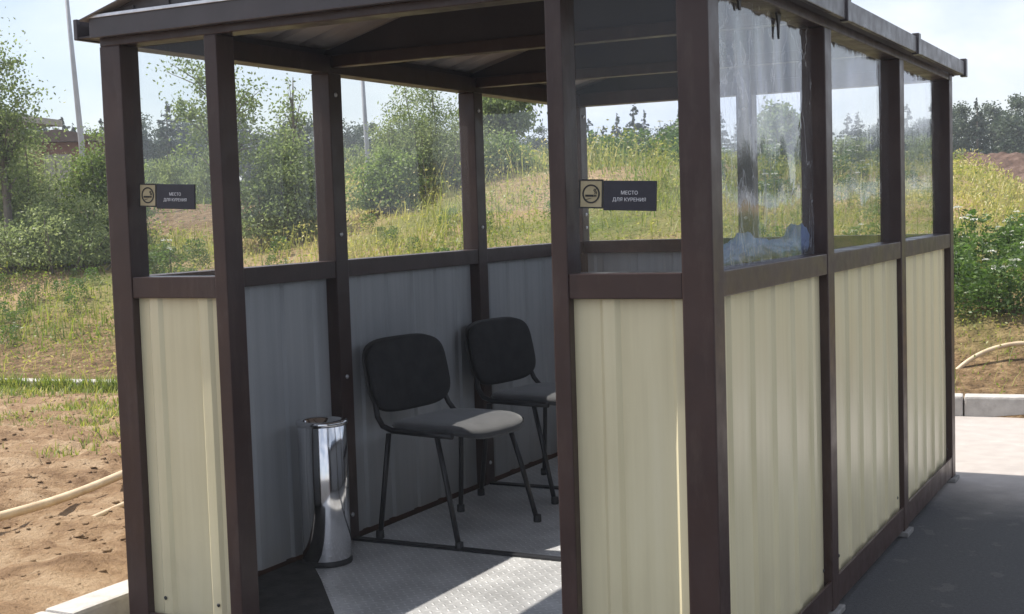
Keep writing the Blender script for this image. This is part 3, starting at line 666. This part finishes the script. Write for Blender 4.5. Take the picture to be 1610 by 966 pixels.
a = [G(1440, 640, 9.6), G(1475, 615, 9.62), G(1505, 582, 9.65), G(1535, 560, 9.7), G(1570, 546, 9.75), G(1612, 540, 9.8), G(1680, 545, 9.9), G(1760, 575, 9.9), G(1830, 620, 9.8)]
tag(MB().tube(wob(a, 80), .016, 10).build('hose', M['hose']), 'tan hose arching out of the weeds above the right kerb', 'hose')

# ------------------------------------------------------------------ vegetation tools
def leaf_cloud(C, size, asp=.55, rng=rng, tilt=None, jit=.45):
    n = len(C); sz_ = size*(1-jit/2+jit*rng.random(n))
    t = rng.normal(size=(n, 3)); 
    if tilt is not None: t = t*.6+tilt
    t /= np.linalg.norm(t, axis=1)[:, None]
    r = rng.normal(size=(n, 3)); b_ = np.cross(t, r); b_ /= np.linalg.norm(b_, axis=1)[:, None]
    V = np.stack([C-t*sz_[:, None]*.5, C+b_*sz_[:, None]*.5*asp, C+t*sz_[:, None]*.5, C-b_*sz_[:, None]*.5*asp], 1).reshape(-1, 3)
    return V, np.arange(4*n).reshape(-1, 4)
def clumped(n, nc, ext, cr, rng, shell=.55, base=(0, 0, 0), flat=.8, top=None):
    """leaf centres in nc clumps spread through an ellipsoid of half axes ext"""
    d = rng.normal(size=(nc, 3)); d /= np.linalg.norm(d, axis=1)[:, None]
    rad = (shell + (1-shell)*rng.random(nc))**1.0*(.55+.5*rng.random(nc))
    cc = d*rad[:, None]*np.array(ext)
    wts = rng.random(nc)**1.6+.15; wts /= wts.sum()
    which = rng.choice(nc, n, p=wts); r_ = cr*(.5+1.0*rng.random(nc))
    off = rng.normal(size=(n, 3))*np.array((1, 1, flat))*r_[which][:, None]*.6
    return cc[which]+off+np.array(base), cc+np.array(base), which, rng.random(nc)
def tree(name, label, cat, loc, h, ext, cz, n, nc, cr, leaf, mat, bark='bark', trunk_r=.06, group=None, seed=0, tilt=None, asp=.55, lean=(0, 0), limbs=14, rz=0, multi=1, wisp=0):
    rg = np.random.default_rng(seed)
    r = empty(name, loc, rz); tag(r, label, cat, group)
    C, cc, which, ct = clumped(n, nc, ext, cr, rg, base=(lean[0]*.6, lean[1]*.6, cz))
    stems = []
    if wisp:
        hh = cz+ext[2]
        for q in range(wisp):
            a_ = rg.random()*6.283; rad = rg.random()**.6; tipz = hh*(1.02-.55*rad**2)*(.62+.42*rg.random())
            b0 = np.array((math.cos(a_)*rad*ext[0]*.45, math.sin(a_)*rad*ext[1]*.45, -.2)); tp = np.array((math.cos(a_)*rad*ext[0]*1.02, math.sin(a_)*rad*ext[1]*1.02, tipz))
            bow = np.array((math.cos(a_), math.sin(a_), .3))*.12*ext[0]*rg.normal()
            stems.append([b0+(tp-b0)*t+bow*4*t*(1-t) for t in np.linspace(0, 1, 7)])
        st = np.array(stems); ln = st[:, -1, 2]; which = rg.choice(wisp, n, p=ln/ln.sum()); t = np.clip(.06+.98*rg.random(n)**.85, 0, 1)*6
        i0 = np.minimum(t.astype(int), 5); fr = (t-i0)[:, None]; base_ = st[which, i0]*(1-fr)+st[which, i0+1]*fr
        tw = (np.floor(t*4.0)*1.9+which*2.3); side = np.stack([np.cos(tw*7), np.sin(tw*7), .35+.2*np.sin(tw*3)], -1)   # side twigs
        ll = (rg.random(n)**.8)*cr*2.1*(1.15-.14*t)
        C = base_+side*ll[:, None]+rg.normal(size=(n, 3))*cr*.22
        cc = C[rg.choice(n, 40)]; ct = rg.random(wisp)
    C[:, 2] = np.maximum(C[:, 2], .05+.1*rg.random(n))
    V, F = leaf_cloud(C, leaf, asp, rg, tilt)
    tint = np.clip(.25+.5*ct[which]+rg.normal(size=n)*.2, 0, 1)
    np_mesh('crown', V, F, M[mat], r, tint)
    mb = MB()
    top = Vector((lean[0], lean[1], cz+ext[2]*.75))
    for sp_ in stems: mb.tube([Vector(p) for p in sp_], [trunk_r*.75*(1-.13*i) for i in range(7)], 5)
    for q in range(0 if wisp else multi):
        o0 = Vector((rg.normal()*.12, rg.normal()*.12, 0))*(multi > 1); tp = top+Vector((rg.normal(), rg.normal(), 0))*ext[0]*.5*(multi > 1)
        pts = [o0+(tp-o0)*t+Vector((math.sin(t*5+seed+q)*.04*h*.3, math.cos(t*4+seed)*.03*h*.3, 0))*(t*(1-t)*4) for t in np.linspace(0, 1, 8)]
        pts[0].z = -.25
        mb.tube(pts, [trunk_r*(1-.85*i/7) for i in range(8)], 8)
        for i in range(limbs//multi):
            c_ = Vector(cc[rg.integers(len(cc))]); t = min(.85, max(.12, (c_.z*.72)/max(top.z, .1))); p = pts[0].lerp(pts[-1], t) if False else pts[min(7, max(1, int(round(t*7))))]
            m_ = p.lerp(c_, .5)+Vector((0, 0, .06*h*.5)); rr = trunk_r*.38*(1-.6*t)
            mb.tube([p, m_, c_], [rr, rr*.7, rr*.25], 5)
    mb.build('trunk', M[bark], r)
    return r
def conifer(name, label, loc, h, rad, n, leaf, seed, group=None):
    rg = np.random.default_rng(seed); r = empty(name, loc); tag(r, label, 'tree', group)
    nb_ = 95; bt = np.sort(rg.random(nb_)**.85); ba = rg.random(nb_)*2*math.pi; bl = (rad*(1-bt)**.8+.08)*(.45+.75*rg.random(nb_)); bz = h*(.05+.95*bt)
    w_ = bl/bl.sum(); k = rg.choice(nb_, n, p=w_); q = rg.random(n)**.7; az = ba[k]+rg.normal(size=n)*.22*(1.2-q)
    C = np.stack([np.cos(az)*bl[k]*q, np.sin(az)*bl[k]*q, bz[k]-bl[k]*q*.30+.18*bl[k]*q*q+rg.normal(size=n)*.07], -1)
    V, F = leaf_cloud(C, leaf, .4, rg, np.stack([np.cos(az), np.sin(az), -.5*np.ones(n)], -1)*1.2)
    np_mesh('crown', V, F, M['needle'], r, np.clip(.5+rg.normal(size=n)*.25, 0, 1))
    MB().tube([(0, 0, -.3), (0, 0, h*.5), (0, 0, h*.97)], [rad*.08, rad*.05, .01], 7).build('trunk', M['bark'], r)
    return r
def gp(px, D):
    p = G(px, 340, D); return Vector((p.x, p.y, float(tz(p.x, p.y))))
def hpx(py, px, D): return G(px, py, D).z

# ------------------------------------------------------------------ far wood: individual trees, shared meshes
FG = 'trees of the wood beyond the meadow'
labA = 'dark leafy tree in the wood beyond the meadow'; labC = 'dark pointed spruce in the wood beyond the meadow'
protoA = [tree('leafy_tree', labA, 'tree', (0, 0, 0), 8, (2.1, 2.1, 3.3), 4.4, 5200, 46, .75, .26, 'leaf_dark', trunk_r=.14, group=FG, seed=101+i, limbs=12) for i in range(3)]
protoC = [conifer('spruce_tree', labC, (0, 0, 0), 8, 2.2, 3600, .30, 201+i, group='spruces of the wood beyond the meadow') for i in range(2)]
rr = random.Random(5)
spots = []
px = -260
while px < 2900:
    D = rr.uniform(44, 62)
    topy = np.interp(px, [-300, 200, 300, 400, 560, 700, 900, 1000, 1100, 1300, 1480, 1560, 1700, 2900], [215, 185, 175, 190, 180, 200, 205, 185, 195, 205, 155, 152, 148, 140])+rr.uniform(-14, 16)
    con = rr.random() < np.interp(px, [0, 850, 900, 1480, 1500, 2900], [.25, .25, .65, .6, .12, .2])
    spots.append((px, D, topy-(10 if con else 0), con)); px += rr.uniform(14, 30) if px < 1640 else rr.uniform(30, 55)
used = set()
for px, D, ty, con in spots:
    p = gp(px, D); hgt = hpx(ty, px, D)-p.z; pool = protoC if con else protoA; i = rr.randrange(len(pool)); pr = pool[i]
    k = hgt/(8 if con else 7.9); sxy = k*rr.uniform(.85, 1.25)
    if (con, i) not in used:
        used.add((con, i)); pr.location = p; pr.rotation_euler = (0, 0, rr.uniform(0, 6)); pr.scale = (sxy, sxy, k)
    else: dup(pr, p, rr.uniform(0, 6), (sxy, sxy, k))
# mid-distance shrub line in front of the wood
SG = 'shrubs along the far edge of the meadow'
labS = 'rounded grey green shrub at the far edge of the meadow'
protoS = [tree('meadow_shrub', labS, 'shrub', (0, 0, 0), 2, (1.25, 1.25, .95), .95, 4200, 40, .42, .12, 'leaf_willow', trunk_r=.03, group=SG, seed=301+i, limbs=10, multi=3, wisp=16) for i in range(3)]
used = set()
def place_shrub(px, D, topy, wpx, i):
    p = gp(px, D); hgt = max(.6, hpx(topy, px, D)-p.z); k = hgt/1.95; sx_ = (wpx*D/FPX)/2.6
    if i not in used:
        used.add(i); protoS[i].location = p; protoS[i].rotation_euler = (0, 0, rr.uniform(0, 6)); protoS[i].scale = (sx_, sx_, k)
    else: dup(protoS[i], p, rr.uniform(0, 6), (sx_, sx_, k))
for (px, D, ty, wp) in [(232, 27, 248, 70), (290, 26, 240, 80), (335, 25, 225, 70), (560, 26, 225, 70), (605, 27, 222, 70), (940, 27, 232, 90), (1005, 29, 226, 100), (1065, 30, 232, 90), (1140, 28, 240, 70),
                        (1200, 26, 225, 60), (1275, 27, 215, 70), (1335, 27, 212, 90), (1400, 28, 225, 70), (1452, 25, 208, 75), (1505, 36, 238, 60), (820, 27, 232, 80), (880, 28, 235, 80), (860, 24, 250, 60)]:
    place_shrub(px, D, ty, wp, rr.randrange(3))

# ------------------------------------------------------------------ nearer trees and shrubs, each its own
def near(name, label, cat, px, D, topy, wpx, cfrac, n, nc, cr, leaf, mat, **kw):
    p = gp(px, D); H_ = hpx(topy, px, D)-p.z; wd = wpx*D/FPX/2; low = H_*(1-cfrac)
    return tree(name, label, cat, p, H_, (wd, wd, H_*cfrac/2*.92), low+H_*cfrac/2, n, nc, cr, leaf, mat, **kw)
near('birch_tree', 'tall loose birch with pale leaves at the left edge of the photo', 'tree', 12, 16.5, 5, 120, .80, 7200, 80, .21, .044, 'leaf_birch', bark='bark', trunk_r=.06, seed=1, limbs=34)
near('willow_shrub', 'large grey green willow shrub below the loose birch, in front of the brown house', 'shrub', 40, 17.2, 214, 165, .97, 26000, 150, .30, .047, 'leaf_willow', trunk_r=.035, seed=2, limbs=26, multi=4, wisp=34, asp=.35)
near('willow_shrub', 'bright leafy shrub right beside the left corner post', 'shrub', 168, 16.8, 186, 96, .96, 17000, 90, .26, .047, 'leaf_bright', trunk_r=.03, seed=3, limbs=18, multi=3, wisp=20, asp=.42)
near('willow_shrub', 'low dark shrub spreading at the foot of the large willow', 'shrub', 85, 16.2, 310, 260, .97, 20000, 110, .25, .045, 'leaf_willow', trunk_r=.025, seed=4, limbs=14, multi=4, wisp=40, asp=.4)
near('birch_tree', 'sparse birch with dangling leaves behind the left door jamb', 'tree', 352, 17, 40, 190, .74, 4200, 95, .15, .048, 'leaf_birch', bark='bark', trunk_r=.05, seed=5, limbs=34)
near('leafy_shrub', 'dense mid green shrub seen through the first left side window', 'shrub', 445, 16.5, 205, 150, .97, 19000, 110, .27, .048, 'leaf_birch', trunk_r=.03, seed=6, limbs=18, multi=4, wisp=24, asp=.5)
near('bare_tree', 'thin nearly bare tree rising above the shrub in the first left window', 'tree', 470, 19, 100, 60, .6, 420, 34, .12, .055, 'leaf_birch', bark='bark', trunk_r=.04, seed=7, limbs=18)
near('willow_tree', 'broad pale green willow in the middle left side window', 'tree', 672, 17.5, 128, 160, .95, 24000, 130, .30, .048, 'leaf_willow', trunk_r=.028, seed=8, limbs=26, multi=4, wisp=26, asp=.36)
near('leafy_shrub', 'small bright shrub in front of the pale willow', 'shrub', 610, 16.8, 222, 90, .97, 9000, 55, .22, .048, 'leaf_bright', trunk_r=.02, seed=9, limbs=10, multi=3, wisp=14)
near('birch_tree', 'drooping birch seen through the rear left side window', 'tree', 800, 19, 120, 120, .66, 6000, 66, .2, .066, 'leaf_birch', bark='birch_bark', trunk_r=.055, seed=10, limbs=26, tilt=np.array((0, 0, -1.0)))
near('leafy_shrub', 'conical green shrub below the drooping birch', 'shrub', 798, 18, 212, 75, .97, 9000, 55, .22, .05, 'leaf_bright', trunk_r=.02, seed=12, limbs=10, multi=3, wisp=14)
near('willow_tree', 'tall green bushy tree seen through the wrinkled right film window', 'tree', 1228, 22, 162, 85, .96, 9000, 70, .25, .085, 'leaf_birch', trunk_r=.05, seed=13, limbs=16, wisp=22)
# ------------------------------------------------------------------ spoil heap, house, poles
mb = MB()
c0 = gp(1575, 36)
def heap(u, v):
    a_ = 2*math.pi*u; q = v; x = math.cos(a_)*q*5.2; y = math.sin(a_)*q*2.0
    z = .85*(1-q**1.6)*(1+.7*float(fbm(np.array(x*1.1), np.array(y*1.1), 3)))+.35*float(fbm(np.array(x*3), np.array(y*3), 4))*(1-q)
    return (c0.x+x, c0.y+y, c0.z-.1+z)
mb.grid(heap, 90, 26, closed_u=True)
tag(mb.build('spoil_heap', M['heap']), 'low heap of red brown earth in front of the dark wood at right', 'earth heap')

hs = empty('brown_house', gp(20, 31)); hp = hs.location.copy()
eave_r = G(95, 197, 34); eave_l = G(-420, 150, 25)
dxy = (Vector((eave_r.x, eave_r.y, 0))-Vector((eave_l.x, eave_l.y, 0))); hl = 9.0; dxy.normalize(); nn = Vector((-dxy.y, dxy.x, 0))
hs.location = (eave_r.x, eave_r.y, float(tz(eave_r.x, eave_r.y))-.3); hs.rotation_euler = (0, 0, math.atan2(dxy.y, dxy.x)); EZ = eave_r.z-hs.location.z
tag(hs, 'red brown house with a wide overhanging eave behind the left willow', 'house')
MB().box(-hl, -.75, .6, 7, 0, EZ-.02, .01).build('wall', M['brick'], hs)
rf = MB().prism([(-hl-.5, EZ+.0), (0, EZ+.0), (0, EZ+.09), (-3.6, EZ+.2), (-hl-.5, EZ+.2)], 'y', 0, 7.6).build('roof', M['house_roof'], hs)
MB().box(-hl-.5, .03, -.04, -.005, EZ-.03, EZ+.12, .01).build('fascia_board', M['wood_grey'], hs)
MB().box(.002, .04, 0, 7.6, EZ-.03, EZ+.11, .01).build('fascia_board', M['wood_grey'], hs)
for xw in (-3.2, -6.2):
    wn = MB().box(xw, xw+1.2, .56, .595, EZ-1.9, EZ-.6, .008).build('window', M['wood_grey'], hs); MB().box(xw+.08, xw+1.12, .545, .558, EZ-1.82, EZ-.68, 0).build('pane', M['pane'], wn)
sd = empty('brown_shed', gp(106, 29)); p = G(106, 226, 29); hh = p.z-sd.location.z
tag(sd, 'small red brown shed with dark roof beside the left lamp pole', 'shed')
sd.rotation_euler = (0, 0, math.radians(35))
MB().box(-.7, .7, -.5, 1.6, -.4, hh, .01).build('wall', M['brick'], sd)
MB().prism([(-.85, hh+.002), (.85, hh+.002), (.85, hh+.09), (0, hh+.26), (-.85, hh+.09)], 'y', -.65, 1.75).build('roof', M['house_roof'], sd)
MB().box(-.3, .25, -.55, -.505, -.2, hh-.25, .006).build('door', M['wood_grey'], sd)
def pole(px0, py0, px1, py1, D, r0, label):
    b = G(px1, py1, D); t = G(px0, py0, D); b = b+(b-t)*.25; g = empty('lamp_pole', b)
    tag(g, label, 'pole', 'lamp poles behind the shelter'); d = (t-b); k = 1.35
    MB().tube([Vector((0, 0, -.6)), d*.02, d*.5, d*k], [r0, r0, r0*.8, r0*.5], 12).build('shaft', M['pole'], g)
    MB().tube([d*k, d*k+Vector((.15, -.05, .12)), d*k+Vector((.9, -.3, .25))], r0*.45, 8).build('arm', M['pole'], g)
    e = d*k+Vector((.9, -.3, .25)); MB().box(e.x-.05, e.x+.45, e.y-.14, e.y+.1, e.z-.05, e.z+.06, .03).build('lamp_head', M['pole'], g)
pole(105, 0, 127, 215, 24, .055, 'tall pale lamp pole in the open sky left of the shelter')
pole(569, 110, 582, 312, 21, .046, 'pale lamp pole seen through the middle left side window')

# ------------------------------------------------------------------ grass (stuff)
def scatter(n, px0, px1, d0, d1, pw, rg):
    pxs = px0+(px1-px0)*rg.random(n); u = rg.random(n); D = (d0**pw+(d1**pw-d0**pw)*u)**(1/pw)
    rx = _fw.x+_rt.x*(pxs-805)/FPX; ry = _fw.y+_rt.y*(pxs-805)/FPX; h = np.hypot(rx, ry)
    return CX+D*rx/h, CY+D*ry/h, D, pxs
def blades(x, y, z, hgt, wid, rg, bend=.5):
    n = len(x); a_ = rg.random(n)*2*math.pi; l = hgt*bend*rg.random(n); b0 = np.stack([x, y, z], -1)
    wv = np.stack([np.cos(a_+1.57), np.sin(a_+1.57), 0*a_], -1)*wid[:, None]*.5
    md = b0+np.stack([np.cos(a_)*l*.35, np.sin(a_)*l*.35, hgt*.55], -1); tp = b0+np.stack([np.cos(a_)*l, np.sin(a_)*l, hgt], -1)
    V = np.stack([b0-wv, b0+wv, md+wv*.7, md-wv*.7, tp+wv*.12, tp-wv*.12], 1).reshape(-1, 3)
    i = np.arange(n)*6; F = np.concatenate([np.stack([i, i+1, i+2, i+3], -1), np.stack([i+3, i+2, i+4, i+5], -1)])
    return V, F
rg = np.random.default_rng(77)
def meadow(n, salt):
    x, y, D, pxs = scatter(n, -120, 2300, 8.2, 44, .55, rg); d = kd(x, y)
    patch = fbm(x*.5+3, y*.5, 4); bare = np.hypot(x-G(262, 350, 22).x, y-G(262, 350, 22).y)+3*fbm(x*.8, y*.8, 3) < 3.4
    keep = (d > .2)&(rg.random(n) < np.clip(.8+patch*3.0, .08, 1))&(rg.random(n) < .10+.20*(pxs < 900)+.75*ss(.7, 2.2, d))&(~(bare&(rg.random(n) < .9)))
    x, y, D, pxs, d = [q[keep] for q in (x, y, D, pxs, d)]
    tall = np.clip(.8+2.0*fbm(x*.7+salt, y*.7, 4), .3, 1.7)*(.6+.4*ss(1.5, 6, d))*(1+.55*ss(380, 480, pxs)*(1-ss(1000, 1200, pxs))*ss(1.2, 4, d))
    yel = ss(330, 560, pxs)*(1-ss(1488, 1520, pxs)*(1-ss(3.5, 6, d)))
    tint = np.clip(.24+.3*yel+1.2*fbm(x*.35+9, y*.35, 4)+.5*fbm(x*1.7, y*1.7, 2)+rg.normal(size=len(x))*.17, 0, 1)
    return x, y, D, tall, tint
x, y, D, tall, tint = meadow(150000, 0)
V, F = blades(x, y, tz(x, y)-.02, (.07+.24*rg.random(len(x))**1.7)*tall, (.006+.009*rg.random(len(x)))*np.clip(D/13, .8, 3), rg, .9)
t2 = [np.concatenate([tint, tint])]
x, y, D, tall, tint = meadow(230000, 4)
C = np.stack([x, y, tz(x, y)+.34*tall*rg.random(len(x))**1.3], -1)
V2, F2 = leaf_cloud(C, .034*np.clip(D/12, .8, 2.6), .45, rg, np.stack([rg.normal(size=len(x))*.5, rg.normal(size=len(x))*.5, .5+0*x], -1))
o = np_mesh('meadow_grass', np.concatenate([V, V2]), np.concatenate([F, F2+len(V)]), M['grass'], None, np.concatenate(t2+[tint])); tag(o, 'dry yellow green grass covering the bank and meadow', 'grass', kind='stuff')
# sparse grass on the soil near the far kerb and beside it
x = rg.uniform(-9, -.7, 40000); T = -rg.random(40000)**2.0*2.6-.12; y = ykerb(x)+T
k = rg.random(40000) < np.clip(.42+4.5*fbm(x*1.3, y*1.3, 3)+T*.12, 0, 1); x, y = x[k], y[k]
V, F = blades(x, y, np.full(len(x), .07), .02+.05*rg.random(len(x)), .006+.008*rg.random(len(x)), rg, 1.3)
tint = np.clip(.3+rg.normal(size=len(x))*.22, 0, 1)
x2 = rg.uniform(-10, -.7, 9000); y2 = ykerb(x2)-.03-.16*rg.random(9000); k = fbm(x2*2.1, y2*.3, 3) > .015; x2, y2 = x2[k], y2[k]
V2, F2 = blades(x2, y2, np.full(len(x2), .07), .05+.10*rg.random(len(x2)), .006+.008*rg.random(len(x2)), rg, .8); t2 = np.clip(.25+rg.normal(size=len(x2))*.2, 0, 1)
F = np.concatenate([F, F2+len(V)]); V = np.concatenate([V, V2]); tint = np.concatenate([tint, t2]); TT = np.concatenate([tint[:len(x)], tint[:len(x)], t2, t2])
tag(np_mesh('sparse_grass', V, F, M['grass'], None, TT), 'thin green grass sprouting from the soil before the far kerb', 'grass', kind='stuff')
# soil clods and pebbles on the bare soil (stuff)
n = 9000; x = rg.uniform(-6.5, -.5, n); T = rg.uniform(-7, -.2, n); y = ykerb(x)+T
def sz_at(px_, py_):
    i = min(max(np.searchsorted(sxv, px_), 1), len(sxv)-1); col = SOILV[i, :, 1]; j = min(np.searchsorted(col, py_), len(col)-1); return SOILV[i, j, 2]+.001
sV = []; sF = []; bmq = bmesh.new(); bmesh.ops.create_icosphere(bmq, subdivisions=1, radius=1); base = np.array([v.co[:] for v in bmq.verts]); bf = np.array([[v.index for v in f.verts] for f in bmq.faces]); bmq.free()
s_ = .004+.016*rg.random(n)**4
for i in range(n):
    bb = base*(1+.28*rg.normal(size=(len(base), 1)))*np.array((1.2, 1, .34))*s_[i]
    sV.append(bb+np.array((x[i], y[i], sz_at(x[i], y[i])))); sF.append(bf+i*len(base))
tag(np_mesh('soil_clods', np.concatenate(sV), np.concatenate(sF), M['soil'], None), 'crumbled clods scattered over the bare soil', 'soil clods', kind='stuff')

# ------------------------------------------------------------------ flowering weeds: individuals
def weed(name, label, group, h, n, seed, fl, spread=.22, leaf=.075, mat='weed', pet='petal'):
    rg = np.random.default_rng(seed); r = empty(name); tag(r, label, 'plant', group)
    zz = rg.random(n)**.8*h*.85; a_ = rg.random(n)*6.28; q = spread*(.35+.65*rg.random(n))*(1.05-zz/h*.6)
    C = np.stack([np.cos(a_)*q, np.sin(a_)*q, zz+.02], -1)
    V, F = leaf_cloud(C, leaf, .42, rg, np.stack([np.cos(a_), np.sin(a_), .15+0*a_], -1)*1.1)
    np_mesh('leaves', V, F, M[mat], r, np.clip(.45+rg.normal(size=n)*.25, 0, 1))
    mb = MB(); tips = []
    for i in range(max(fl, 1)):
        a1 = rg.random()*6.28; q1 = spread*.8*rg.random(); tip = Vector((math.cos(a1)*q1, math.sin(a1)*q1, h*(.72+.33*rg.random()))); tips.append(tip)
        mb.tube([(tip.x*.1, tip.y*.1, -.05), (tip.x*.6, tip.y*.6, tip.z*.5), tip], [.005, .004, .003], 5)
    mb.build('stem', M['weed'], r)
    for tip in tips[:fl]:
        m_ = 22; rr_ = .042*np.sqrt(rg.random(m_)); aa = rg.random(m_)*6.28
        V, F = leaf_cloud(np.stack([rr_*np.cos(aa), rr_*np.sin(aa), .012-rr_*.25+rg.normal(size=m_)*.004], -1), .017, .9, rg)
        f = np_mesh('flower_head', V, F, M[pet], r, rg.random(m_)); f.location = tip
    return r
WG = 'white flowering weeds on the bank'; wl = 'leafy green weed with white flower heads on the grassy bank'
WD = 'leafy green weeds on the bank'; wd = 'leafy green weed without flowers on the grassy bank'
protoW = [weed('flowering_weed', wl, WG, .58, 300, 401+i, 4, leaf=.055) for i in range(3)]
protoL = [weed('leafy_weed', wd, WD, .5, 380, 451+i, 0, .27, .055) for i in range(3)]
usedw = set(); rw = random.Random(9)
def put_weed(px, D, k, pool):
    p = gp(px, D); i = rw.randrange(3)
    if kd(p.x, p.y) < .35: return
    if (id(pool), i) not in usedw: usedw.add((id(pool), i)); q = pool[i]; q.location = p; q.rotation_euler = (0, 0, rw.uniform(0, 6)); q.scale = (k, k, k)
    else: dup(pool[i], p, rw.uniform(0, 6), (k, k, k))
for (n, a, b_, d0, d1, k0, k1, fr) in [(64, 1488, 1760, 10.3, 13.2, .5, .95, .3), (26, 1120, 1490, 12, 22, .5, .9, .5), (30, 905, 1090, 18, 25, .8, 1.5, .6),
                                       (26, 205, 345, 12.0, 15.5, .4, .75, .25), (14, -20, 190, 13.2, 15.6, .25, .5, .1), (22, 385, 880, 12, 17, .3, .6, .2), (40, 1760, 2500, 11, 18, .6, 1.1, .3)]:
    for i in range(n): put_weed(rw.uniform(a, b_), rw.uniform(d0, d1), rw.uniform(k0, k1), protoW if rw.random() < fr else protoL)

# ------------------------------------------------------------------ thin summer haze over the meadow
hm = bpy.data.materials.new('pale_haze'); hm.use_nodes = True; N = hm.node_tree.nodes; N.remove(N['Principled BSDF'])
pv = N.new('ShaderNodeVolumePrincipled'); pv.inputs['Color'].default_value = (.86, .91, 1, 1); pv.inputs['Density'].default_value = .0020; pv.inputs['Anisotropy'].default_value = .2
hm.node_tree.links.new(pv.outputs[0], N['Material Output'].inputs['Volume'])
tag(MB().box(-75, 75, -20, 90, -2.2, 16, 0).build('haze', hm), 'thin pale haze over the meadow', kind='stuff')
scene.cycles.volume_bounces = 0
